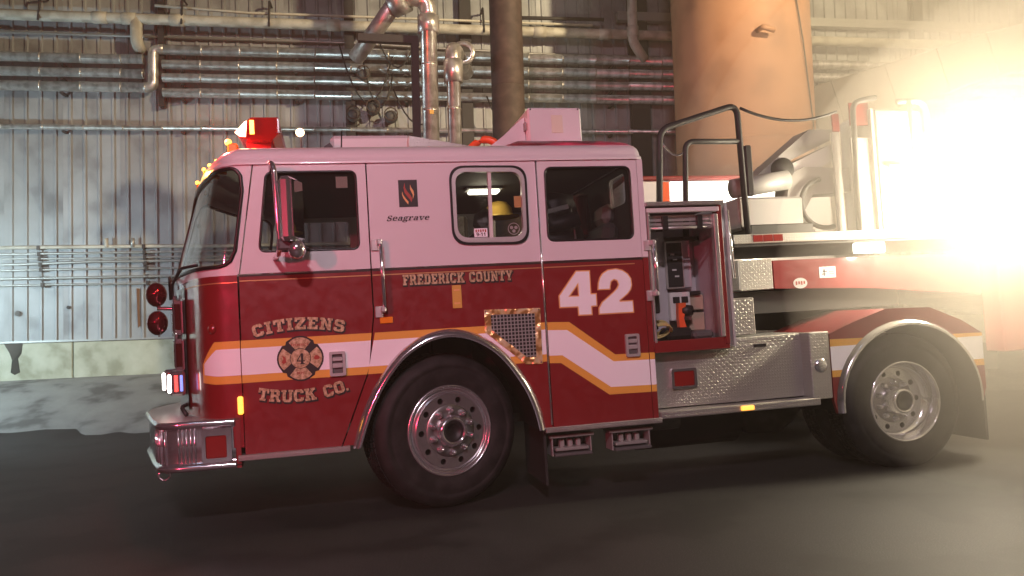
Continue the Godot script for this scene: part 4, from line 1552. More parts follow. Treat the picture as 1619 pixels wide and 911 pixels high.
func cab_roof():
	var s = begin(false)
	var ring := []
	for k in 41:
		var p = front(14.0 * k / 40.0, 2.42)
		ring.append(Vector2(p.x, p.z))
	ring.append(Vector2(1.0, -2.5))
	for q in [Vector2(2.15, -2.5), Vector2(2.195, -2.485), Vector2(2.215, -2.44), Vector2(2.215, -1.25), Vector2(2.215, -0.06), Vector2(2.195, -0.015), Vector2(2.15, 0.0), Vector2(1.0, 0.0)]:
		ring.append(q)
	var lev = [[2.405, -0.012], [2.425, -0.014], [2.43, -0.002], [2.455, 0.002], [2.485, 0.015], [2.512, 0.045], [2.535, 0.095], [2.547, 0.17], [2.555, 0.32], [2.560, 0.55], [2.564, 0.9]]
	var rows := []
	for L in lev:
		var r := []
		for i in ring.size():
			var a = ring[(i + ring.size() - 1) % ring.size()]
			var b = ring[(i + 1) % ring.size()]
			var t = (b - a).normalized()
			var n = Vector2(-t.y, t.x)
			var c = ring[i] + n * L[1]
			if n.dot(Vector2(0.85, -1.25) - ring[i]) < 0.0:
				c = ring[i] - n * L[1]
			c.x = minf(c.x, 2.22)
			r.append(Vector3(c.x, L[0], c.y))
		r.append(r[0])
		rows.append(r)
	grid(s, rows)
	var top = rows[-1]
	for i in top.size() - 1:
		tri(s, top[i], top[i + 1], Vector3(0.85, 2.568, -1.25))
	var roof = obj("cab_roof", s, "white_paint", T)
	s = begin()
	box(s, Vector3(0.84, 2.395, -1.25), Vector3(2.5, 0.012, 2.38))
	obj("headliner", s, "dark_in", roof)
	# things fixed on the roof
	s = begin()
	box(s, Vector3(0.36, 2.73, -1.5), Vector3(0.66, 0.34, 0.5), 0.03)
	obj("roof_housing", s, "white_paint", roof)
	s = begin()
	X = Transform3D(Basis(), Vector3(0, 0, 0))
	prism(s, [[0.59, 2.545], [1.15, 2.545], [1.15, 2.60], [0.59, 2.70]], -0.62, -0.46)
	obj("plate_wedge", s, "tread_plate", roof)
	s = begin(false)
	tube(s, bend([Vector3(1.02, 2.55, -0.75), Vector3(1.1, 2.68, -0.7), Vector3(1.22, 2.725, -0.62), Vector3(1.36, 2.58, -0.6)], 0.08, 5), 0.03, 12)
	obj("hose_hump", s, "orange_plastic", roof)
	s = begin()
	prism(s, [[-0.06, 2.55], [0.06, 2.55], [0.045, 2.69], [0.025, 2.72], [-0.02, 2.69]], -0.78, -0.74)
	obj("antenna_fin", s, "black", roof)
	s = begin(false)
	tube(s, [Vector3(0.10, 2.55, -0.72), Vector3(0.115, 2.80, -0.72)], 0.006, 6)
	obj("antenna", s, "black", roof)
	# cooling unit
	s = begin()
	box(s, Vector3(1.64, 2.69, -0.55), Vector3(0.405, 0.305, 0.66), 0.012)
	var ac = obj("cooling_unit", s, "white_paint", roof)
	s = begin()
	prism(s, [[1.10, 2.535], [1.435, 2.535], [1.435, 2.80], [1.36, 2.74], [1.27, 2.66]], -0.80, -0.32)
	obj("unit_cowl", s, "white_paint", roof)
	part_box("unit_label", Vector3(1.655, 2.72, -0.217), Vector3(0.085, 0.13, 0.004), "tag_paper", roof)
	part_box("unit_latch", Vector3(1.43, 2.72, -0.30), Vector3(0.012, 0.06, 0.05), "grey_paint", roof, 0.003)
	for q in [[1.46, 2.83], [1.82, 2.83], [1.46, 2.585], [1.58, 2.585], [1.70, 2.585], [1.82, 2.585]]:
		s = begin(false)
		X = Transform3D(Basis(), Vector3(q[0], q[1], -0.22))
		lathe(s, [[0.0, 0.004], [0.005, 0.003], [0.007, 0.0]], 8)
		X = Transform3D()
		obj("screw", s, "grey_dark", roof)
	s = begin(false)
	tube(s, bend([Vector3(1.84, 2.70, -0.6), Vector3(1.95, 2.68, -0.6), Vector3(1.97, 2.60, -0.6)], 0.05, 4), 0.012, 8)
	obj("unit_cable", s, "black", roof)
	# light bar
	s = begin()
	prism(s, [[-0.60, 2.715], [-0.52, 2.70], [-0.375, 2.70], [-0.325, 2.755], [-0.33, 2.855], [-0.335, 2.862], [-0.52, 2.862], [-0.63, 2.765]], -2.0, -0.55)
	var bar = obj("light_bar", s, "lamp_red_soft", roof)
	s = begin()
	prism(s, [[-0.54, 2.53], [-0.42, 2.53], [-0.39, 2.70], [-0.57, 2.705]], -1.9, -0.66)
	obj("bar_mount", s, "red_dull", roof)
	s = begin()
	prism(s, [[-0.632, 2.752], [-0.60, 2.725], [-0.56, 2.722], [-0.548, 2.835], [-0.563, 2.828]], -0.55, -0.54)
	obj("bar_lamp", s, "lamp_hot", roof)
	part_box("bar_lamp", Vector3(-0.515, 2.79, -0.545), Vector3(0.03, 0.10, 0.01), "lamp_amber", roof)
	part_box("bar_edge", Vector3(-0.333, 2.80, -0.548), Vector3(0.012, 0.10, 0.008), "chrome", roof)
	omni(T, Vector3(-0.80, 2.76, -0.50), [1.0, 0.07, 0.06], 1.6, 0.04)
	# amber marker lamps along the brow
	for q in [[Vector3(-0.675, 2.672, -0.5), 0.024], [Vector3(-0.79, 2.592, -0.75), 0.015], [Vector3(-0.853, 2.582, -0.85), 0.015], [Vector3(-0.909, 2.572, -0.95), 0.015], [Vector3(-1.02, 2.548, -1.35), 0.016]]:
		s = begin(false)
		X = Transform3D(Basis(), q[0])
		lathe(s, [[0.0, q[1]], [q[1] * 0.7, q[1] * 0.7], [q[1], 0.0], [q[1] * 0.7, -q[1] * 0.7], [0.0, -q[1]]], 12)
		X = Transform3D()
		obj("marker_lamp", s, "lamp_amber", roof)
		part_box("marker_base", q[0] + Vector3(0.03, -0.055, -0.01), Vector3(0.07, 0.09, 0.06), "amber_reflector", roof, 0.01)
	omni(T, front(5.2, 2.52, 0.12), [1.0, 0.40, 0.06], 0.3, 0.03)
	# roof beacon lamp on its stem
	s = begin(false)
	X = Transform3D(Basis(), Vector3(-0.19, 2.80, -0.75))
	lathe(s, [[0.0, 0.032], [0.022, 0.022], [0.032, 0.0], [0.022, -0.022], [0.0, -0.032]], 14)
	X = Transform3D()
	obj("stem_lamp", s, "lamp_hot", roof)
	s = begin(false)
	tube(s, [Vector3(-0.18, 2.55, -0.75), Vector3(-0.185, 2.77, -0.75)], 0.007, 6)
	obj("lamp_stem", s, "grey_dark", roof)

func front_gear():
	var s
	# bumper
	var out := [[-0.655, 0.0], [-0.80, 0.005], [-0.98, 0.003], [-1.06, -0.012], [-1.11, -0.06], [-1.145, -0.15], [-1.21, -0.36], [-1.30, -0.70], [-1.38, -1.0], [-1.41, -1.25]]
	var ring := []
	for p in out:
		ring.append(Vector2(p[0], p[1]))
	for k in range(out.size() - 2, -1, -1):
		ring.append(Vector2(out[k][0], -2.5 - out[k][1]))
	s = begin(false)
	var rows := []
	for L in [[0.478, 0.0], [0.482, 0.012], [0.50, 0.018], [0.515, 0.012], [0.522, -0.004], [0.535, -0.008], [0.73, -0.008], [0.742, -0.004], [0.752, 0.012], [0.77, 0.018], [0.785, 0.012], [0.79, 0.0]]:
		var r := []
		for i in ring.size():
			var a = ring[maxi(i - 1, 0)]
			var b = ring[mini(i + 1, ring.size() - 1)]
			var t = (b - a).normalized()
			var n = Vector2(t.y, -t.x) * -1.0
			if n.dot(ring[i] - Vector2(-0.3, -1.25)) < 0.0:
				n = -n
			var c = ring[i] + n * L[1]
			r.append(Vector3(c.x, L[0], c.y))
		rows.append(r)
	grid(s, rows)
	var bum = obj("front_bumper", s, "chrome", T)
	s = begin()
	X = Transform3D(Basis(Vector3(1, 0, 0), Vector3(0, 0, 1), Vector3(0, -1, 0)), Vector3.ZERO)
	var deck := []
	for p in ring:
		deck.append([p.x, p.y])
	deck.append([-0.62, -2.5]); deck.append([-0.62, 0.0])
	prism(s, deck, -0.788, -0.775)
	X = Transform3D()
	obj("bumper_deck", s, "tread_plate", bum)
	s = begin()
	X = Transform3D(Basis(Vector3(1, 0, 0), Vector3(0, 0, 1), Vector3(0, -1, 0)), Vector3.ZERO)
	prism(s, deck, -0.50, -0.49)
	X = Transform3D()
	obj("bumper_floor", s, "black", bum)
	s = begin()
	holed(s, rounded(rect(-0.855, 0.525, -0.675, 0.735), 0.015, 3), rounded(rect(-0.83, 0.55, -0.705, 0.69), 0.012, 3), 0.0, 0.02)
	obj("lamp_bezel", s, "chrome", bum)
	part_box("warning_lamp", Vector3(-0.768, 0.62, 0.004), Vector3(0.126, 0.14, 0.022), "red_reflector", bum, 0.006)
	part_box("bumper_end", Vector3(-0.636, 0.64, -0.05), Vector3(0.03, 0.33, 0.1), "red_dull", T)
	for q in [[-1.10, 0.475, -0.10]]:
		s = begin(false)
		var w := []
		for i in 12:
			w.append(Vector3(q[0] + cos(TAU * i / 12) * 0.035, q[1] - 0.02 + sin(TAU * i / 12) * 0.03, q[2]))
		tube(s, w, 0.008, 6, true)
		obj("tow_eye", s, "chrome", bum)
	for k in 9:  # ribs added to imitate upright streak reflections in the chrome
		var v = Vector2(-0.895 - k * 0.024, 0.006) if k < 5 else [Vector2(-1.075, -0.018), Vector2(-1.112, -0.062), Vector2(-1.137, -0.12), Vector2(-1.16, -0.19)][k - 5]
		s = begin(false)
		tube(s, [Vector3(v.x, 0.53, v.y - 0.008), Vector3(v.x, 0.735, v.y - 0.008)], 0.007, 8)
		obj("reflection_rib", s, "chrome", bum)
	s = begin(false)
	tube(s, bend([Vector3(-0.98, 0.80, -0.62), Vector3(-1.02, 0.86, -0.60), Vector3(-1.04, 0.85, -0.42), Vector3(-1.0, 0.80, -0.36)], 0.03, 4), 0.014, 8)
	obj("deck_handle", s, "black", bum)
	# grille
	s = begin(false)
	front_patch(s, 5.3, 8.7, 1.14, 1.60, 0.018, 12, 3)
	var g = obj("grille", s, "black", T)
	for k in 7:
		s = begin(false)
		var pts := []
		for a in 9:
			pts.append(front(lerpf(5.4, 8.6, a / 8.0), 1.16 + k * 0.068, 0.04))
		tube(s, pts, 0.009, 6)
		obj("grille_bar", s, "chrome", g)
	for i in [5.3, 8.7]:
		s = begin(false)
		tube(s, [front(i, 1.12, 0.035), front(i, 1.62, 0.035)], 0.016, 8)
		obj("grille_edge", s, "chrome", g)
	# side lamp modules beside the grille and the lower headlamps
	for q in [[4.75, 1.46, 0.24, "dark_lens"], [4.75, 1.20, 0.22, "dark_lens"], [9.25, 1.46, 0.24, "dark_lens"], [9.25, 1.20, 0.22, "dark_lens"]]:
		var p = front(q[0], q[1], 0.03)
		s = begin()
		box(s, p, Vector3(0.06, q[2], 0.17), 0.012)
		var m = obj("lamp_module", s, "chrome", T)
		s = begin()
		box(s, p + Vector3(-0.028, 0, 0), Vector3(0.02, q[2] - 0.05, 0.12), 0.005)
		box(s, p + Vector3(0.0, 0, 0.082), Vector3(0.04, q[2] - 0.06, 0.012), 0.003)
		obj("lamp_lens", s, q[3], m)
	for i in [4.72, 6.0, 8.0, 9.28]:
		var p = front(i, 1.01, 0.05)
		s = begin()
		box(s, p, Vector3(0.10, 0.17, 0.20), 0.015)
		var m = obj("headlamp", s, "chrome", T)
		part_box("lamp_lens", p + Vector3(-0.048, 0, 0.03), Vector3(0.03, 0.125, 0.13), "lamp_white", m, 0.006)
		part_box("red_glint", p + Vector3(-0.006, 0, 0.098), Vector3(0.022, 0.11, 0.012), "glint_red", m, 0.003)  # glowing strips imitate red and blue reflections in the chrome housing
		part_box("blue_glint", p + Vector3(0.028, 0, 0.098), Vector3(0.018, 0.11, 0.012), "glint_blue", m, 0.003)
	# wipers
	for q in [[5.3, 2.2], [8.2, 11.0]]:
		s = begin(false)
		var a = front(q[0], 1.70, 0.05)
		var e = front(q[1], 1.775, 0.03)
		tube(s, [front(q[0], 1.60, 0.05), a, front((q[0] + q[1]) / 2.0, 1.775, 0.06), e], 0.011, 6)
		tube(s, [a, front(q[0] + 1.2, 1.78, 0.05), front(q[0] + 1.6, 1.62, 0.06)], 0.012, 6)
		obj("wiper", s, "black", T)
	# cross-view mirrors on an arm at the far corner
	s = begin(false)
	tube(s, [front(9.6, 1.56, 0.0), front(9.6, 1.56, 0.12), Vector3(-1.47, 1.585, -1.9)], 0.016, 8)
	var arm = obj("mirror_arm", s, "chrome", T)
	part_box("arm_base", front(9.3, 1.55, 0.07), Vector3(0.16, 0.13, 0.2), "black", T, 0.02)
	for y in [1.70, 1.46]:
		s = begin(false)
		X = Transform3D(Basis(Vector3.UP, 0.5).scaled(Vector3(0.085, 0.105, 0.085)), Vector3(-1.47, y, -1.9))
		var prof := []
		for k in 11:
			prof.append([sin(PI * k / 10.0), cos(PI * k / 10.0)])
		lathe(s, prof, 20)
		X = Transform3D()
		obj("convex_mirror", s, "mirror_red_reflection", arm)
	# side mirror of the driver's door
	s = begin(false)
	tube(s, bend([Vector3(-0.36, 2.37, 0.0), Vector3(-0.35, 2.38, 0.2), Vector3(-0.325, 2.34, 0.26), Vector3(-0.31, 1.84, 0.26), Vector3(-0.33, 1.80, 0.16), Vector3(-0.36, 1.79, 0.0)], 0.05, 5), 0.017, 10)
	var ma = obj("mirror_bracket", s, "chrome", T)
	s = begin()
	X = Transform3D(Basis(Vector3.UP, -0.35), Vector3(-0.235, 2.065, 0.27))
	box(s, Vector3.ZERO, Vector3(0.085, 0.40, 0.20), 0.025)
	obj("mirror_housing", s, "chrome", ma)
	s = begin()
	box(s, Vector3(0.045, 0, 0), Vector3(0.008, 0.36, 0.165), 0.003)
	obj("mirror_glass", s, "mirror_face", ma)
	X = Transform3D()
	s = begin(false)
	X = Transform3D(Basis().scaled(Vector3(0.055, 0.065, 0.055)), Vector3(-0.21, 1.82, 0.27))
	var pr := []
	for k in 11:
		pr.append([sin(PI * k / 10.0), cos(PI * k / 10.0)])
	lathe(s, pr, 18)
	X = Transform3D()
	obj("spot_mirror", s, "chrome", ma)
	part_box("mirror_clamp", Vector3(-0.275, 1.845, 0.265), Vector3(0.09, 0.055, 0.06), "grey_dark", ma, 0.01)
	part_box("turn_lamp", Vector3(-0.612, 0.866, 0.012), Vector3(0.034, 0.115, 0.03), "lamp_amber_soft", T, 0.008)
	s = begin(false)
	X = Transform3D(Basis(Vector3.UP, -0.7), front(1.55, 1.36, 0.0))
	lathe(s, [[0.0, 0.018], [0.02, 0.016], [0.03, 0.008], [0.034, 0.0]], 14)
	X = Transform3D()
	obj("corner_lamp", s, "red_reflector", T)

func chassis():
	var s
	# wheels: the front one is steered
	wheel("front_wheel", Vector3(0.73, 0.575, -0.13), 0.27, 0.0, T, 0.34)
	wheel("front_wheel", Vector3(0.73, 0.575, -2.37), PI + 0.27, 0.0, T, 0.34)
	wheel("rear_wheel", Vector3(4.265, 0.50, -0.06), 0.0, 0.15, T, 0.26)
	wheel("rear_wheel", Vector3(4.265, 0.50, -0.42), 0.0, 0.15, T, 0.26)
	wheel("rear_wheel", Vector3(4.265, 0.50, -2.44), PI, 0.15, T, 0.26)
	for z in [-0.9, -1.6]:
		part_box("frame_rail", Vector3(2.6, 0.72, z), Vector3(6.6, 0.24, 0.09), "black_steel", T)
	part_box("cab_floor", Vector3(-0.32, 0.82, -1.25), Vector3(0.66, 0.04, 2.4), "black", T)
	part_box("cab_floor", Vector3(1.8, 0.82, -1.25), Vector3(0.76, 0.04, 2.4), "black", T)
	part_box("cab_floor", Vector3(0.72, 1.31, -1.25), Vector3(1.4, 0.04, 2.4), "black", T)
	for q in [[0.73, 0.55], [4.265, 0.5]]:
		s = begin(false)
		tube(s, [Vector3(q[0], q[1], -0.35), Vector3(q[0], q[1], -2.2)], 0.09, 12)
		obj("axle", s, "black_steel", T)
	s = begin(false)
	tube(s, [Vector3(2.35, 0.45, -0.9), Vector3(3.2, 0.45, -0.9)], 0.27, 20)
	obj("fuel_tank", s, "black_steel", T)
	s = begin()
	box(s, Vector3(-0.2, 0.50, -0.75), Vector3(0.5, 0.13, 0.5), 0.05)
	obj("steering_gear", s, "black_steel", T)
	s = begin(false)
	tube(s, [Vector3(2.24, 0.50, -0.25), Vector3(2.45, 0.5, -0.25)], 0.075, 14)
	obj("exhaust", s, "grey_dark", T)
	# mud flap behind the front wheel
	part_box("mud_flap", Vector3(1.375, 0.35, -0.34), Vector3(0.018, 0.40, 0.58), "rubber_flap", T)
	part_box("mud_flap", Vector3(4.98, 0.45, -0.36), Vector3(0.02, 0.62, 0.62), "rubber_flap", T)
	# boarding steps under the crew door
	for x in [1.57, 2.01]:
		s = begin()
		box(s, Vector3(x, 0.475, -0.12), Vector3(0.325, 0.018, 0.15), 0.003)
		var st = obj("boarding_step", s, "tread_plate", T)
		for e in [-0.15, 0.15]:
			part_box("side_plate", Vector3(x + e * 0.93, 0.405, -0.13), Vector3(0.008, 0.125, 0.14), "grey_paint", st)
		part_box("back_plate", Vector3(x, 0.405, -0.20), Vector3(0.28, 0.13, 0.012), "grey_dark", st)
		part_box("tread_bar", Vector3(x, 0.385, -0.10), Vector3(0.24, 0.022, 0.10), "rail_alu", st, 0.004)
		part_box("tread_bar", Vector3(x, 0.352, -0.08), Vector3(0.272, 0.02, 0.13), "grey_dark", st, 0.004)
		for k in 3:
			part_box("grip", Vector3(x - 0.06 + k * 0.06, 0.42, -0.12), Vector3(0.034, 0.05, 0.06), "rail_alu", st, 0.006)

func compartment():
	var s
	# shell
	part_box("compartment_back", Vector3(2.54, 1.55, -0.62), Vector3(0.66, 1.06, 0.02), "locker_grey", T)
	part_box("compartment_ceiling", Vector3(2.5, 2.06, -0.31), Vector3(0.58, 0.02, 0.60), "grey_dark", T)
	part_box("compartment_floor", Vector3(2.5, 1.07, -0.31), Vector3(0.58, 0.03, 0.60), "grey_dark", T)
	part_box("compartment_side", Vector3(2.86, 1.55, -0.34), Vector3(0.02, 1.06, 0.60), "locker_grey", T)
	part_box("sill", Vector3(2.505, 1.05, -0.015), Vector3(0.586, 0.085, 0.03), "red_paint", T, 0.004)
	part_box("corner_post", Vector3(2.782, 1.55, -0.008), Vector3(0.034, 1.02, 0.03), "red_paint", T, 0.004)
	part_box("door_track", Vector3(2.745, 1.545, -0.01), Vector3(0.034, 0.90, 0.05), "rail_alu", T, 0.004)
	part_box("door_track", Vector3(2.226, 1.56, -0.02), Vector3(0.018, 0.96, 0.05), "rail_alu", T, 0.004)
	part_box("door_header", Vector3(2.495, 2.03, -0.01), Vector3(0.565, 0.034, 0.05), "white_trim", T, 0.004)
	part_box("deck_edge", Vector3(2.505, 2.074, -0.29), Vector3(0.605, 0.03, 0.66), "tread_plate", T, 0.004)
	for y in [1.99, 1.965, 1.935]:
		part_box("shutter_slat", Vector3(2.49, y, -0.06), Vector3(0.50, 0.022, 0.012), "rail_alu", T, 0.003)
	s = begin(false)
	tube(s, [Vector3(2.23, 1.905, -0.03), Vector3(2.76, 1.905, -0.03)], 0.012, 8)
	obj("shutter_bar", s, "rail_alu", T)
	for x in [2.36, 2.63]:
		part_box("shutter_strap", Vector3(x, 1.94, -0.02), Vector3(0.04, 0.10, 0.03), "black", T)
	part_box("inner_locker", Vector3(2.40, 1.52, -0.52), Vector3(0.28, 0.82, 0.12), "locker_grey", T, 0.006)
	part_box("inner_locker", Vector3(2.68, 1.68, -0.56), Vector3(0.20, 0.40, 0.08), "locker_grey", T, 0.006)
	part_box("locker_label", Vector3(2.36, 1.76, -0.458), Vector3(0.09, 0.10, 0.003), "white_trim", T)
	# breaker panel with pale border
	part_box("breaker_panel", Vector3(2.60, 1.66, -0.44), Vector3(0.15, 0.37, 0.02), "rail_alu", T, 0.004)
	part_box("panel_face", Vector3(2.60, 1.66, -0.428), Vector3(0.125, 0.345, 0.006), "black", T)
	for q in [[2.58, 1.74], [2.60, 1.70], [2.59, 1.62], [2.61, 1.57]]:
		part_box("panel_switch", Vector3(q[0], q[1], -0.423), Vector3(0.034, 0.012, 0.006), "white_trim", T)
	# outlet box
	part_box("outlet_box", Vector3(2.62, 1.335, -0.44), Vector3(0.17, 0.22, 0.05), "white_trim", T, 0.006)
	for q in [[2.585, 1.385], [2.655, 1.385], [2.665, 1.285]]:
		part_box("outlet_cover", Vector3(q[0], q[1], -0.411), Vector3(0.055, 0.05, 0.012), "black", T, 0.004)
	# right lower drawers
	part_box("drawer", Vector3(2.775, 1.36, -0.53), Vector3(0.13, 0.12, 0.12), "beige_case", T, 0.006)
	part_box("drawer", Vector3(2.775, 1.21, -0.53), Vector3(0.13, 0.14, 0.12), "beige_case", T, 0.006)
	part_box("drawer_lip", Vector3(2.74, 1.435, -0.48), Vector3(0.13, 0.03, 0.1), "black", T, 0.006)
	# tail post with rail and lamps behind the compartment
	part_box("lamp_post", Vector3(2.86, 1.76, -0.16), Vector3(0.075, 0.62, 0.06), "red_dull", T, 0.004)
	part_box("post_lamp", Vector3(2.865, 1.90, -0.125), Vector3(0.055, 0.13, 0.02), "lamp_white", T, 0.004)
	part_box("post_lamp", Vector3(2.865, 1.665, -0.125), Vector3(0.05, 0.028, 0.02), "lamp_white", T, 0.003)
	part_box("post_reflector", Vector3(2.865, 1.735, -0.125), Vector3(0.05, 0.04, 0.02), "red_reflector", T, 0.003)
	s = begin(false)
	tube(s, [Vector3(2.895, 2.03, -0.09), Vector3(2.915, 1.52, -0.09)], 0.012, 8)
	obj("post_rail", s, "chrome", T)
	# lower tread plate box, ledge, end pillar
	part_box("lower_locker", Vector3(2.84, 0.815, -0.42), Vector3(1.26, 0.43, 0.60), "tread_plate", T, 0.006)
	part_box("locker_top", Vector3(3.10, 1.05, -0.52), Vector3(0.95, 0.05, 0.80), "tread_plate", T, 0.006)
	part_box("step_ledge", Vector3(2.86, 0.565, -0.07), Vector3(1.28, 0.055, 0.15), "tread_plate", T, 0.006)
	part_box("end_pillar", Vector3(3.525, 0.83, -0.07), Vector3(0.165, 0.50, 0.14), "tread_plate", T, 0.006)
	s = begin(false)
	X = Transform3D(Basis(), Vector3(3.52, 0.83, 0.0))
	lathe(s, [[0.0, 0.022], [0.03, 0.02], [0.05, 0.012], [0.055, 0.0]], 20)
	X = Transform3D()
	obj("filler_cap", s, "chrome", T)
	s = begin()
	holed(s, rounded(rect(2.364, 0.735, 2.563, 0.878), 0.015, 3), rounded(rect(2.384, 0.752, 2.543, 0.86), 0.01, 3), -0.12, -0.09)
	obj("lamp_bezel", s, "chrome", T)
	part_box("side_warning_lamp", Vector3(2.463, 0.806, -0.11), Vector3(0.16, 0.11, 0.03), "red_reflector", T, 0.006)
	part_box("ledge_lamp", Vector3(2.895, 0.566, 0.012), Vector3(0.10, 0.034, 0.02), "lamp_amber_soft", T, 0.005)
	part_box("latch", Vector3(3.1, 1.005, -0.118), Vector3(0.10, 0.022, 0.01), "black", T)
	part_box("deck_box", Vector3(2.98, 1.23, -0.27), Vector3(0.21, 0.28, 0.28), "tread_plate", T, 0.008)

func rear_fender():
	var s = begin()
	var c := Vector2(4.28, 0.52)
	var arch := []
	for k in 25:
		var a = PI * (1.03 - k / 24.0 * 1.06)
		arch.append(c + Vector2(cos(a) * 0.645, sin(a) * 0.615))
	var poly := [[3.612, 0.56], [3.612, 1.06], [3.80, 1.13], [4.11, 1.224], [4.50, 1.215], [4.78, 1.10], [4.96, 0.99], [4.96, 0.56]]
	for k in range(24, -1, -1):
		poly.append(arch[k])
	prism(s, poly, -0.03, 0.0)
	var f = obj("rear_fender", s, "red_paint", T)
	var disc := arch.duplicate()
	disc.append(Vector2(4.9, 0.2)); disc.append(Vector2(3.6, 0.2))
	for q in [["yellow_vinyl", 0.965, 1.02], ["white_vinyl", 0.785, 0.965], ["yellow_vinyl", 0.735, 0.785]]:
		var out := []
		for p in cutout([[3.612, q[1]], [4.958, q[1]], [4.958, q[2] - (0.03 if q[2] > 1.0 else 0.0)], [3.612, q[2]]], disc):
			out.append(p)
		stripe(out, f, q[0])
	s = begin(false)
	var rows := []
	for k in 6:
		var r := []
		for i in arch.size():
			var v = arch[i] + (c - arch[i]).normalized() * 0.045 * k / 5.0
			r.append(Vector3(v.x, v.y, 0.002 + 0.035 * sin(PI * 0.6 * k / 5.0)))
		rows.append(r)
	grid(s, rows)
	obj("arch_trim", s, "chrome", f)
	s = begin(false)
	rows = [[], []]
	for v in arch:
		var w = v + (c - v).normalized() * 0.04
		rows[0].append(Vector3(w.x, w.y, 0.034))
		rows[1].append(Vector3(v.x, v.y, -0.75))
	grid(s, rows)
	obj("wheel_well", s, "black", f)
	s = begin()
	for q in [[3.612, 1.06, 4.11, 1.224], [4.11, 1.224, 4.50, 1.215], [4.50, 1.215, 4.96, 0.99]]:
		quad(s, Vector3(q[0], q[1], -0.03), Vector3(q[0], q[1], -0.85), Vector3(q[2], q[3], -0.85), Vector3(q[2], q[3], -0.03))
	obj("fender_top", s, "red_dull", f)
	part_box("frame_deck", Vector3(3.9, 1.02, -1.3), Vector3(1.6, 0.04, 0.9), "tread_plate", T)

